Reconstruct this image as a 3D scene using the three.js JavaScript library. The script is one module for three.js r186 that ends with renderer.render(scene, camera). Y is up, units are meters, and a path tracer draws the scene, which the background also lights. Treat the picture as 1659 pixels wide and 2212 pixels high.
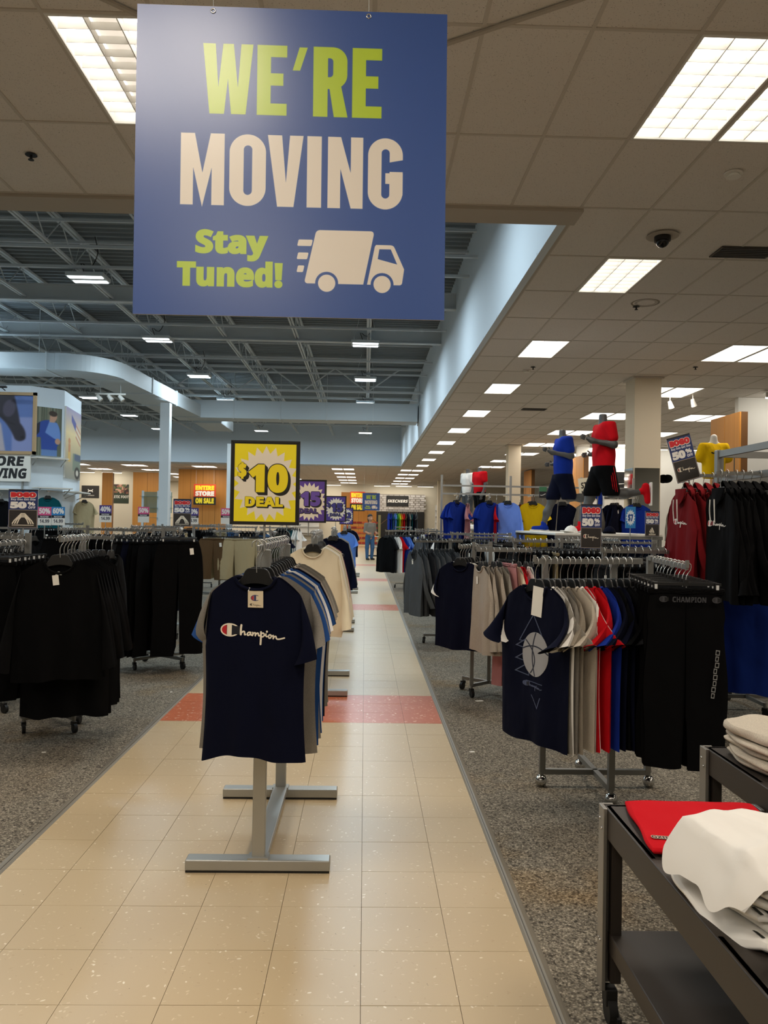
import * as THREE from 'three';
import { mergeGeometries } from 'three/addons/utils/BufferGeometryUtils.js';
import { RoundedBoxGeometry } from 'three/addons/geometries/RoundedBoxGeometry.js';
import { MarchingCubes } from 'three/addons/objects/MarchingCubes.js';
import { RectAreaLightUniformsLib } from 'three/addons/lights/RectAreaLightUniformsLib.js';

// ---------------------------------------------------------------- camera, exposure, light settings
// World: x right, y up, the aisle runs away from the camera along -z. "D" below is distance down the aisle, z = -D.
const scene = new THREE.Scene();
scene.background = new THREE.Color(0x000000);
const EYE = 1.4776, F_PX = 1686.9;
const camera = new THREE.PerspectiveCamera(2 * Math.atan(1106 / F_PX) * 180 / Math.PI, 1659 / 2212, 0.1, 120);
camera.position.set(0, EYE, 0);
camera.rotation.order = 'YXZ';
camera.rotation.set(0.0128, -0.0241, 0.0172);
const renderer = new THREE.WebGLRenderer({ antialias: true });
renderer.toneMapping = THREE.LinearToneMapping;
renderer.toneMappingExposure = 1.06;
renderer.shadowMap.enabled = true;
RectAreaLightUniformsLib.init();
const TROFFER_L = 10.0, TROFFER_COLOR = new THREE.Color(1.0, 0.88, 0.74), TROFFER_GLOW = 2.6;
const BAY_L = 118.0, BAY_COLOR = new THREE.Color(0.74, 0.9, 1.0), BAY_GLOW = 3.0;

// ---------------------------------------------------------------- helpers
const R = THREE.MathUtils.degToRad;
function rng(seed) { let s = seed | 0; return () => { s = (s + 0x6d2b79f5) | 0; let t = Math.imul(s ^ (s >>> 15), 1 | s); t = (t + Math.imul(t ^ (t >>> 7), 61 | t)) ^ t; return ((t ^ (t >>> 14)) >>> 0) / 4294967296; }; }
const usedNames = new Map();
function numbered(name) { const n = usedNames.get(name) || 0; usedNames.set(name, n + 1); return n ? name + '_' + String(n).padStart(3, '0') : name; }
const labels = new Map();
function tag(o, label, category, group, kind) {
  o.userData = { label, category };
  if (group) o.userData.group = group;
  if (kind) o.userData.kind = kind;
  labels.set(label, (labels.get(label) || 0) + 1);
  return o;
}
function thing(name, label, category, pos = [0, 0, 0], turn = 0, group) {
  const o = new THREE.Group(); o.name = numbered(name); scene.add(o);
  o.position.set(pos[0], pos[1], -pos[2]); o.rotation.y = turn;
  return tag(o, label, category, group);
}
function part(parent, name, geo, mat) {
  const m = new THREE.Mesh(geo, mat); m.name = name; m.castShadow = m.receiveShadow = true; parent.add(m); return m;
}
function solo(name, geo, mat, label, category, pos = [0, 0, 0], turn = 0, group) {
  const m = new THREE.Mesh(geo, mat); m.name = numbered(name); m.castShadow = m.receiveShadow = true;
  m.position.set(pos[0], pos[1], -pos[2]); m.rotation.y = turn; scene.add(m);
  return tag(m, label, category, group);
}
function struct(name, geo, mat, label) {
  const m = geo ? new THREE.Mesh(geo, mat) : new THREE.Group();
  m.name = name; if (geo) m.castShadow = m.receiveShadow = true;
  m.userData = { kind: 'structure', label, category: name.split('_')[0] }; scene.add(m); return m;
}
const clean = (g) => { const o = g.index ? g.toNonIndexed() : g; for (const k of Object.keys(o.attributes)) if (!['position', 'normal', 'uv'].includes(k)) o.deleteAttribute(k); if (!o.attributes.uv) o.setAttribute('uv', new THREE.Float32BufferAttribute(new Float32Array(o.attributes.position.count * 2), 2)); return o; };
const merge = (list) => mergeGeometries(list.map(clean));
// box given by its limits in x, y and D
function bx(x0, x1, y0, y1, d0, d1) { const g = new THREE.BoxGeometry(x1 - x0, y1 - y0, d1 - d0); g.translate((x0 + x1) / 2, (y0 + y1) / 2, -(d0 + d1) / 2); return metric(g); }
// local box, centre and size
function cb(cx, cy, cz, sx, sy, sz, r = 0) { const g = r ? new RoundedBoxGeometry(sx, sy, sz, 1, r) : new THREE.BoxGeometry(sx, sy, sz); g.translate(cx, cy, cz); return g; }
// uv in metres from position and normal
function metric(g, s = 1) {
  const o = g.index ? g.toNonIndexed() : g; o.computeVertexNormals();
  const p = o.attributes.position, n = o.attributes.normal, uv = new Float32Array(p.count * 2);
  for (let i = 0; i < p.count; i++) {
    const ax = Math.abs(n.getX(i)), ay = Math.abs(n.getY(i)), az = Math.abs(n.getZ(i));
    const [u, v] = ay >= ax && ay >= az ? [p.getX(i), -p.getZ(i)] : ax >= az ? [p.getZ(i), p.getY(i)] : [p.getX(i), p.getY(i)];
    uv[i * 2] = u * s; uv[i * 2 + 1] = v * s;
  }
  o.setAttribute('uv', new THREE.BufferAttribute(uv, 2)); return o;
}
const V = (x, y, z) => new THREE.Vector3(x, y, z);
function bar(a, b, w, h = w) { // square bar between two points
  const d = b.clone().sub(a), g = new THREE.BoxGeometry(w, h, d.length());
  const m = new THREE.Matrix4().lookAt(a, b, Math.abs(d.y) > 0.95 * d.length() ? V(0, 0, 1) : V(0, 1, 0)); m.setPosition(a.clone().add(b).multiplyScalar(0.5));
  return g.applyMatrix4(m);
}
function rod(a, b, r, seg = 6) {
  const d = b.clone().sub(a), g = new THREE.CylinderGeometry(r, r, d.length(), seg);
  g.applyMatrix4(new THREE.Matrix4().makeRotationFromQuaternion(new THREE.Quaternion().setFromUnitVectors(V(0, 1, 0), d.clone().normalize())));
  const c = a.clone().add(b).multiplyScalar(0.5); return g.translate(c.x, c.y, c.z);
}
function tubeOf(pts, r, seg = 16, rad = 5, closed = false) { return new THREE.TubeGeometry(new THREE.CatmullRomCurve3(pts, closed), seg, r, rad, closed); }

// ---------------------------------------------------------------- textures
function canvasTex(w, h, draw, srgb = true) {
  const c = document.createElement('canvas'); c.width = w; c.height = h; const g = c.getContext('2d'); draw(g, w, h);
  const t = new THREE.CanvasTexture(c); if (srgb) t.colorSpace = THREE.SRGBColorSpace; t.wrapS = t.wrapT = THREE.RepeatWrapping; return t;
}
function dataTex(n, fn, srgb = true) {
  const d = new Uint8Array(n * n * 4);
  for (let y = 0, i = 0; y < n; y++) for (let x = 0; x < n; x++, i += 4) { const c = fn(x, y); d[i] = c[0]; d[i + 1] = c[1]; d[i + 2] = c[2]; d[i + 3] = 255; }
  const t = new THREE.DataTexture(d, n, n); t.magFilter = THREE.LinearFilter; t.wrapS = t.wrapT = THREE.RepeatWrapping; if (srgb) t.colorSpace = THREE.SRGBColorSpace; t.needsUpdate = true; return t;
}
// tiling value noise
function noise2(n, cells, seed) {
  const r = rng(seed), g = Float32Array.from({ length: cells * cells }, r), out = new Float32Array(n * n), k = cells / n, sm = (t) => t * t * (3 - 2 * t);
  for (let y = 0; y < n; y++) { const fy = y * k, y0 = Math.floor(fy) % cells, y1 = (y0 + 1) % cells, ty = sm(fy - Math.floor(fy));
    for (let x = 0; x < n; x++) { const fx = x * k, x0 = Math.floor(fx) % cells, x1 = (x0 + 1) % cells, tx = sm(fx - Math.floor(fx));
      out[y * n + x] = (g[y0 * cells + x0] * (1 - tx) + g[y0 * cells + x1] * tx) * (1 - ty) + (g[y1 * cells + x0] * (1 - tx) + g[y1 * cells + x1] * tx) * ty; } }
  return out;
}
const cl = (v) => Math.max(0, Math.min(255, v));
const texCarpet = (() => { // 4 m of speckled loop pile with worn brown patches
  const n = 1024, a = noise2(n, 512, 11), b = noise2(n, 1024, 12), c = noise2(n, 9, 13), d = noise2(n, 40, 14);
  return dataTex(n, (x, y) => { const i = y * n + x, s = (a[i] - 0.5) * 75 + (b[i] - 0.5) * 75 + (b[i] > 0.86 ? 45 : 0) - (a[i] < 0.2 ? 25 : 0), w = Math.max(0, c[i] * 0.75 + d[i] * 0.3 - 0.62) * 38;
    return [cl(108 + s * 0.85 + w * 0.35), cl(101 + s * 0.82 - w * 0.3), cl(88 + s * 0.75 - w * 1.1)]; });
})();
texCarpet.repeat.set(0.25, 0.25);
const bumpCarpet = dataTex(256, ((a) => (x, y) => { const v = a[y * 256 + x] * 255; return [v, v, v]; })(noise2(256, 128, 21)), false);
bumpCarpet.repeat.set(1, 1);
function vctDraw(base, seed, warm) { // vinyl composition tile, 1.22 m: beige ground, pale and brown chips, scuffs
  return (g, w, h) => {
    const r = rng(seed); g.fillStyle = base; g.fillRect(0, 0, w, h);
    for (let k = 0; k < 800; k++) { const light = r() < 0.66; g.fillStyle = light ? `rgba(255,246,225,${0.14 + r() * 0.2})` : `rgba(${120 + warm},95,60,${0.05 + r() * 0.12})`;
      g.save(); g.translate(r() * w, r() * h); g.rotate(r() * 6.3); g.beginPath(); g.ellipse(0, 0, 1.5 + r() * 5, 1 + r() * 2.2, 0, 0, 6.3); g.fill(); g.restore(); }
    for (let k = 0; k < 200; k++) { g.fillStyle = `rgba(255,250,238,${0.35 + r() * 0.4})`; g.save(); g.translate(r() * w, r() * h); g.rotate(r() * 6.3); g.beginPath(); g.ellipse(0, 0, 2 + r() * 5, 1 + r() * 2.4, 0, 0, 6.3); g.fill(); g.restore(); }
    for (let k = 0; k < 70; k++) { g.fillStyle = `rgba(70,55,40,${0.3 + r() * 0.4})`; g.fillRect(r() * w, r() * h, 1 + r() * 3, 1 + r() * 2); }
    for (let k = 0; k < 26; k++) { g.strokeStyle = `rgba(90,80,70,${0.05 + r() * 0.1})`; g.lineWidth = 1 + r() * 2; const x = r() * w, y = r() * h; g.beginPath(); g.moveTo(x, y); g.lineTo(x + (r() - 0.5) * 90, y + (r() - 0.5) * 30); g.stroke(); }
  };
}
const texVct = canvasTex(1024, 1024, vctDraw('#c3ae8a', 5, 20)), texVctRed = canvasTex(512, 512, vctDraw('#c06844', 6, 60));
const texCeil = canvasTex(512, 512, (g, w, h) => { const r = rng(8); g.fillStyle = '#e0dad2'; g.fillRect(0, 0, w, h);
  for (let k = 0; k < 1500; k++) { g.fillStyle = `rgba(60,52,44,${0.15 + r() * 0.5})`; g.beginPath(); g.ellipse(r() * w, r() * h, 0.5 + r() * 1.4, 0.5 + r() * 0.9, r() * 3, 0, 6.3); g.fill(); }
  for (let k = 0; k < 5000; k++) { g.fillStyle = `rgba(${r() < 0.5 ? '255,248,235' : '120,108,95'},${r() * 0.14})`; g.fillRect(r() * w, r() * h, 2, 2); } });
texCeil.repeat.set(1.2, 1.2);
const bumpFold = dataTex(256, ((a, b) => (x, y) => { const v = (a[y * 256 + x] * 0.7 + b[y * 256 + x] * 0.3) * 255; return [v, v, v]; })(noise2(256, 6, 43), noise2(256, 17, 44)), false);
bumpFold.repeat.set(2.2, 0.9);
const texHeather = dataTex(256, ((a) => (x, y) => { const v = 205 + a[y * 256 + x] * 50; return [v, v, v]; })(noise2(256, 200, 45))); texHeather.repeat.set(5, 5);
const texWood = canvasTex(512, 512, (g, w, h) => { const r = rng(9); g.fillStyle = '#c98a3c'; g.fillRect(0, 0, w, h); for (let k = 0; k < 240; k++) { g.strokeStyle = `rgba(${r() < 0.5 ? '150,92,30' : '232,170,90'},${r() * 0.2})`; g.lineWidth = 0.6 + r() * 2.4; const x = r() * w, q = (r() - 0.5) * 14; g.beginPath(); g.moveTo(x, 0); g.bezierCurveTo(x + q, h / 3, x - q, h * 0.66, x, h); g.stroke(); } });

// ---------------------------------------------------------------- materials
const std = (color, roughness = 0.8, metalness = 0, more = {}) => new THREE.MeshStandardMaterial({ color, roughness, metalness, side: THREE.DoubleSide, ...more });
const M = {
  carpet: std(0xffffff, 1, 0, { map: texCarpet, bumpMap: bumpCarpet, bumpScale: 0.004 }),
  vct: new THREE.MeshPhysicalMaterial({ map: texVct, roughness: 0.4, clearcoat: 0.28, clearcoatRoughness: 0.28 }),
  vctRed: new THREE.MeshPhysicalMaterial({ map: texVctRed, roughness: 0.4, clearcoat: 0.28, clearcoatRoughness: 0.28 }),
  grout: std(0x6f5f48, 0.9), strip: std(0x857e70, 0.45, 0.15), stripDark: std(0x55504a, 0.6),
  ceil: std(0xffffff, 0.95, 0, { map: texCeil }), tbar: std(0xcac3b8, 0.7), plate: std(0xb6aea2, 0.8),
  wallBlue: std(0xd3dde4, 0.9), wallWhite: std(0xe3e2dc, 0.9), wallCream: std(0xdcd4bf, 0.9), column: std(0xd8cfba, 0.85), columnWhite: std(0xdfe4e6, 0.7),
  deck: std(0x80878a, 0.8), steel: std(0xc6ccce, 0.6), duct: std(0xbfc8cc, 0.6, 0.1), darkSteel: std(0x2b2d2f, 0.6, 0.3),
  chrome: std(0xc8c8c6, 0.18, 1), hook: std(0xd6d6d2, 0.25, 0.9), silver: std(0xa9aaa6, 0.38, 0.65), rackGrey: std(0x8b8b87, 0.42, 0.7), rackDark: std(0x4a4946, 0.5, 0.4),
  black: std(0x141414, 0.5), hanger: std(0x101112, 0.42), clear: std(0xd5d8d8, 0.2, 0.05), rubber: std(0x0d0d0d, 0.6), whitePlastic: std(0xe8e6df, 0.5), board: std(0xe4e0d6, 0.7),
  tableTop: std(0x2f2924, 0.5), tableLeg: std(0x8f8d88, 0.42, 0.65), wood: std(0xffffff, 0.5, 0, { map: texWood }), woodDark: std(0x6d4a25, 0.6), mirror: std(0xd8dad8, 0.05, 1),
  mannequin: std(0x4b4b4a, 0.5), mannequinWhite: std(0xd8d6d0, 0.5), tagWhite: std(0xefece2, 0.7), paperRed: std(0xc41e2a, 0.7), glassBlue: new THREE.MeshPhysicalMaterial({ color: 0xbfd9de, transmission: 0.9, roughness: 0.08, thickness: 0 }),
};
function lamp(color, intensity) { return new THREE.MeshStandardMaterial({ color: 0xffffff, roughness: 0.8, emissive: color, emissiveIntensity: intensity }); }
const CLOTH = { navy: 0x080c20, black: 0x07080a, jet: 0x050506, charcoal: 0x2c2d30, grey: 0x9b968c, heather: 0x8c877e, beige: 0xa49a8a, cream: 0xe3d8bd, white: 0xe9e7e1, blue: 0x24477f, royal: 0x16318f, red: 0xc0121d, maroon: 0x6d1217, pink: 0xc58a8c, teal: 0x0d4a52, olive: 0x33382a, khaki: 0xa89a78, brown: 0x5a4630, yellow: 0xd1ad12, gold: 0xf0c414, sky: 0x5b86d6, lilac: 0x6f8fe0, green: 0x1c7a3c, lime: 0xa9cf2a, orange: 0xd9741e, denim: 0x3f5f85, slate: 0x4a4d50, ivory: 0xd3c9b8, oatmeal: 0xb9aea0, polo: 0x0c2262, forest: 0x24423f, plum: 0x3a2c38 };
const clothCache = new Map();
function cloth(name) {
  if (!clothCache.has(name)) { const m = new THREE.MeshPhysicalMaterial({ color: CLOTH[name], roughness: 0.95, specularIntensity: 0.25, side: THREE.DoubleSide, bumpMap: bumpFold, bumpScale: 0.011 }); if (['grey', 'heather', 'beige', 'oatmeal', 'charcoal', 'ivory'].includes(name)) m.map = texHeather; clothCache.set(name, m); }
  return clothCache.get(name);
}
function sheet(nu, nv, fn, flip = false) { // parametric sheet; fn(u, v) -> [x, y, z], u and v from 0 to 1
  const p = [], uv = [], ix = [];
  for (let j = 0; j <= nv; j++) for (let i = 0; i <= nu; i++) { const q = fn(i / nu, j / nv); p.push(q[0], q[1], q[2]); uv.push(q[0], q[1]); }
  for (let j = 0; j < nv; j++) for (let i = 0; i < nu; i++) { const a = j * (nu + 1) + i, b = a + 1, c = a + nu + 1, d = c + 1; flip ? ix.push(a, c, b, b, c, d) : ix.push(a, b, c, b, d, c); }
  const g = new THREE.BufferGeometry(); g.setAttribute('position', new THREE.Float32BufferAttribute(p, 3)); g.setAttribute('uv', new THREE.Float32BufferAttribute(uv, 2)); g.setIndex(ix); g.computeVertexNormals(); return g;
}
// ---------------------------------------------------------------- the setting
const CEIL = 4.242, GX = 0.613, GW = 0.6096, GD0 = 4.284, GD = 1.2192;   // suspended ceiling grid
const TX = 0.012, T = 0.3048, TD0 = 2.404;                                // floor tile grid
const ATR = { x0: -18, x1: 1.7155, d0: 7.05, d1: 38.9, top: 6.4 };
const XW = 12.5, XL = -18, DB = 58.3, DF = -8;
const ORD = ['first', 'second', 'third', 'fourth', 'fifth', 'sixth', 'seventh', 'eighth', 'ninth', 'tenth', 'eleventh', 'twelfth', 'thirteenth', 'fourteenth', 'fifteenth', 'sixteenth', 'seventeenth', 'eighteenth', 'nineteenth', 'twentieth', 'twenty-first', 'twenty-second', 'twenty-third', 'twenty-fourth', 'twenty-fifth', 'twenty-sixth', 'twenty-seventh', 'twenty-eighth', 'twenty-ninth', 'thirtieth'];

{ // floor: carpet either side of a vinyl tile aisle
  const floor = struct('floor', null, null, 'store floor of speckled carpet with a beige tile aisle');
  const AL = -1.477, AR = 0.596;
  part(floor, 'carpet', merge([bx(XL, AL, -0.1, 0, DF, DB), bx(AR, XW, -0.1, 0, DF, DB)]), M.carpet);
  part(floor, 'tile_bed', bx(AL, AR, -0.1, -0.0035, DF, DB), M.grout);
  const red = (j) => [11, 35, 56, 78].some((r) => j >= r && j < r + 3);
  const uvs = (g, k) => { const p = g.attributes.position, n = p.count, uv = new Float32Array(n * 2); for (let i = 0; i < n; i++) { uv[i * 2] = (p.getX(i) / 1.22) + (k % 4) * 0.25 + 0.13; uv[i * 2 + 1] = (-p.getZ(i) / 1.22) + Math.floor(k / 4) * 0.25 + 0.13; } g.setAttribute('uv', new THREE.BufferAttribute(uv, 2)); return g; };
  const tiles = [], gap = 0.0009;
  const cols = []; for (let i = -5; i < 2; i++) cols.push([Math.max(AL, TX + i * T), Math.min(AR, TX + (i + 1) * T)]);
  const geoFor = cols.map(([a, b]) => Array.from({ length: 16 }, (_, k) => uvs(new THREE.BoxGeometry(b - a - 2 * gap, 0.006, T - 2 * gap), k)));
  const r = rng(77);
  for (let j = -3; j < 36; j++) cols.forEach(([a, b], c) => {
    const t = part(floor, 'floor_tile', geoFor[c][Math.floor(r() * 16)], red(j) ? M.vctRed : M.vct);
    t.position.set((a + b) / 2, -0.003 + (r() - 0.5) * 0.0004, -(TD0 + (j + 0.5) * T)); t.rotation.x = (r() - 0.5) * 0.0025; t.rotation.z = (r() - 0.5) * 0.0025;
  });
  const far = [], farRed = [];                          // tiles too far off to pick apart: whole courses
  for (let j = 36; TD0 + (j + 1) * T < DB; j++) (red(j) ? farRed : far).push(bx(AL, AR, -0.006, 0, TD0 + j * T + gap, TD0 + (j + 1) * T - gap));
  for (let j = -33; j < -3; j++) far.push(bx(AL, AR, -0.006, 0, TD0 + j * T + gap, TD0 + (j + 1) * T - gap));
  part(floor, 'far_tiles', merge(far), M.vct).userData.kind = 'stuff'; part(floor, 'far_red_tiles', merge(farRed), M.vctRed).userData.kind = 'stuff';
  for (const [n, x, s] of [[1, AL, -1], [2, AR, 1]]) {   // reducer strips along the carpet edge
    const prof = new THREE.Shape([[-0.004, 0], [0.004, 0.007], [0.022, 0.009], [0.036, 0.004], [0.044, 0]].map(([a, b]) => new THREE.Vector2(s * a, b)));
    const g = new THREE.ExtrudeGeometry(prof, { depth: DB - 0.5, bevelEnabled: false }); g.translate(x, 0, -(DB - 0.5));
    const t = struct('trim_' + n, metric(g), M.strip, s < 0 ? 'grey edging strip between left carpet and tile aisle' : 'grey edging strip between right carpet and tile aisle');
    part(t, 'groove', bx(x + s * 0.012 - 0.0015, x + s * 0.012 + 0.0015, 0.006, 0.0095, 0.5, DB - 1), M.stripDark);
  }
}

const cellKey = (i, j) => i + ',' + j, troffers = [];
{ // troffer cells on the grid: [column, row, single or pair, description]
  const add = (i, j, run) => troffers.push({ i, j, run });
  add(2, 0, 'pair at the upper right of the photo, left light'); add(3, 0, 'pair at the upper right of the photo, right light');
  add(-4, 0, 'pair behind the hanging blue sign, left light'); add(-3, 0, 'pair behind the hanging blue sign, right light');
  for (let j = 3; j <= 27; j += 3) add(3, j, `${ORD[(j - 3) / 3]} single light along the bright soffit`);
  for (let j = 6; j <= 27; j += 3) for (const i of [8, 9]) add(i, j, `${ORD[(j - 6) / 3]} pair beside the square columns, ${i === 8 ? 'left' : 'right'} light`);
  for (let j = 12; j <= 21; j += 3) for (const i of [12, 13]) add(i, j, `${ORD[(j - 12) / 3]} pair near the right hand walls, ${i === 12 ? 'left' : 'right'} light`);
  for (let j = 30; j <= 42; j += 3) for (const [i, n] of [[2, 'right'], [-4, 'middle'], [-10, 'left middle'], [-16, 'left'], [-22, 'far left'], [-27, 'outermost left']]) for (const k of [0, 1]) add(i + k, j, `${n} file beyond the atrium, ${ORD[(j - 30) / 3]} pair, ${k ? 'right' : 'left'} light`);
  for (const j of [-6, -3]) for (const i of [-10, -4, 2, 8]) for (const k of [0, 1]) add(i + k, j, `${j < -4 ? 'farther' : 'nearer'} row behind the camera, ${ORD[(i + 10) / 6 * 2 + k]} light`);
  for (const i of [-10, 8]) for (const k of [0, 1]) add(i + k, 0, `row overhead, ${i < 0 ? 'outer left' : 'outer right'} pair, ${k ? 'right' : 'left'} light`);
}
const isTroffer = new Set(troffers.map((t) => cellKey(t.i, t.j)));

{ // suspended ceiling around the open atrium
  const ceiling = struct('ceiling', null, null, 'suspended ceiling of grey pinhole panels in a metal grid');
  const zones = [], inPanels = (i, j) => (j >= -2 && j <= 1 && i >= -7 && i <= 5) || (j >= 2 && j <= 14 && i >= 2 && i <= Math.min(13, 5 + Math.round((j - 2) * 0.85)));
  const inside = (i, j) => { const x = GX + (i + 0.5) * GW, d = GD0 + (j + 0.5) * GD; return !(x < ATR.x1 && d > 6.8 && d < ATR.d1); };
  const geo = Array.from({ length: 6 }, (_, k) => { const g = new THREE.BoxGeometry(GW - 0.024, 0.016, GD - 0.024), p = g.attributes.position, uv = new Float32Array(p.count * 2); for (let i = 0; i < p.count; i++) { uv[i * 2] = p.getX(i) + k * 0.37; uv[i * 2 + 1] = p.getZ(i) + k * 0.71; } g.setAttribute('uv', new THREE.BufferAttribute(uv, 2)); return g; });
  const r = rng(5), far = [];
  for (let i = -31; i < 20; i++) for (let j = -11; j < 45; j++) {
    if (!inside(i, j) || isTroffer.has(cellKey(i, j))) continue;
    const x = GX + (i + 0.5) * GW, d = GD0 + (j + 0.5) * GD; if (x < XL || x > XW || d > DB || d < DF) continue;
    if (inPanels(i, j)) { const p = part(ceiling, 'ceiling_panel', geo[Math.floor(r() * 6)], M.ceil); p.position.set(x, CEIL + 0.012 + (r() - 0.5) * 0.002, -d); p.rotation.x = (r() - 0.5) * 0.003; p.rotation.z = (r() - 0.5) * 0.004; }
    else { const g = new THREE.PlaneGeometry(GW - 0.024, GD - 0.024); g.rotateX(Math.PI / 2); g.translate(x, CEIL + 0.004, -d); far.push(metric(g)); }
  }
  part(ceiling, 'far_panels', merge(far), M.ceil).userData.kind = 'stuff';
  // grid bars: along the aisle and across it, broken at the atrium
  const across = [], along = [];
  for (let i = -30; i < 20; i++) { const x = GX + i * GW; for (const [a, b] of x < ATR.x1 ? [[DF, 6.722], [ATR.d1, DB]] : [[DF, DB]]) part(ceiling, 'grid_bar', bx(x - 0.012, x + 0.012, CEIL - 0.002, CEIL + 0.02, a, b), M.tbar); }
  for (let j = -10; j < 45; j++) { const d = GD0 + j * GD; part(ceiling, 'grid_bar', bx(d > 6.8 && d < ATR.d1 ? ATR.x1 : XL, XW, CEIL - 0.0015, CEIL + 0.02, d - 0.012, d + 0.012), M.tbar); }
  part(ceiling, 'plenum_board', merge([bx(XL, XW, CEIL + 0.12, CEIL + 0.2, DF, ATR.d0 - 0.1), bx(1.8, XW, CEIL + 0.12, CEIL + 0.2, ATR.d0 - 0.1, ATR.d1 + 0.1), bx(XL, XW, CEIL + 0.12, CEIL + 0.2, ATR.d1 + 0.1, DB)]), M.plate);
  { const st = canvasTex(128, 128, (g) => { g.strokeStyle = 'rgba(122,104,62,0.5)'; g.lineWidth = 7; g.beginPath(); g.ellipse(64, 64, 50, 44, 0.3, 0, 7); g.stroke(); g.strokeStyle = 'rgba(122,104,62,0.25)'; g.lineWidth = 10; g.beginPath(); g.ellipse(66, 62, 38, 33, 0.3, 0, 7); g.stroke(); });
    const p = new THREE.PlaneGeometry(0.42, 0.5); p.rotateX(Math.PI / 2); p.translate(3.42, CEIL + 0.0015, -9.55); part(ceiling, 'water_stain', p, new THREE.MeshStandardMaterial({ map: st, transparent: true, roughness: 0.95, side: THREE.DoubleSide })); }
  const band = part(ceiling, 'edge_band', merge([bx(XL, 1.86, CEIL - 0.03, CEIL + 0.03, 6.735, ATR.d0), bx(1.80, 1.83, CEIL - 0.006, CEIL + 0.03, ATR.d0, ATR.d1)]), M.plate);
}
{ // atrium walls and roof
  struct('wall_atrium_right', bx(ATR.x1, 1.80, CEIL - 0.008, ATR.top, ATR.d0, ATR.d1), M.wallBlue, 'tall pale blue soffit wall along the right of the open roof');
  struct('wall_atrium_back', bx(XL, ATR.x1, CEIL - 0.02, ATR.top, ATR.d1, ATR.d1 + 0.1), M.wallBlue, 'pale blue wall closing the far end of the open roof');
  struct('wall_atrium_front', bx(XL, ATR.x1, CEIL + 0.02, ATR.top, ATR.d0 - 0.1, ATR.d0), M.wallBlue, 'wall over the near edge of the open roof');
  const prof = [], n = Math.round((ATR.d1 - ATR.d0) / 0.2);   // ribbed deck, ribs across the aisle
  for (let k = 0; k < n; k++) { const d = ATR.d0 + k * 0.2; prof.push([d, 6.3], [d + 0.05, 6.3], [d + 0.065, 6.34], [d + 0.185, 6.34]); }
  prof.push([ATR.d1, 6.3], [ATR.d1, 6.45], [ATR.d0, 6.45]);
  const g = new THREE.ExtrudeGeometry(new THREE.Shape(prof.map((p) => new THREE.Vector2(...p))), { depth: ATR.x1 - ATR.x0 + 0.1, bevelEnabled: false });
  g.rotateY(Math.PI / 2); g.translate(ATR.x0, 0, 0);   // profile axis D -> -z, extrusion -> +x
  struct('ceiling_deck', metric(g), M.deck, 'grey ribbed steel roof deck above the open atrium');
  // walls
  const w = (name, label, m, ...b) => struct(name, merge(b.map((q) => bx(...q))), m, label);
  w('wall_back', 'cream far wall at the end of the store', M.wallCream, [XL, XW, 0, CEIL + 0.2, DB, DB + 0.15]);
  w('wall_front', 'store wall behind the camera', M.wallWhite, [XL, XW, 0, CEIL + 0.2, DF - 0.15, DF]);
  w('wall_left', 'outer wall on the left of the store', M.wallWhite, [XL - 0.15, XL, 0, ATR.top, DF, DB]);
  w('wall_right', 'outer wall on the right of the store', M.wallWhite, [XW, XW + 0.15, 0, CEIL + 0.2, DF, DB]);
  w('wall_partition_near', 'white partition wall at the right behind the wooden panels', M.wallWhite, [7.85, XW, 0, CEIL, 16.3, 16.45]);
  w('wall_partition_far', 'white partition wall behind the red mannequin', M.wallWhite, [7.4, XW, 0, CEIL, 27.2, 27.35]);
  w('wall_partition_left', 'white partition wall at the far left back', M.wallCream, [XL, -14.0, 0, CEIL, 47.4, 47.55]);
}
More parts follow.
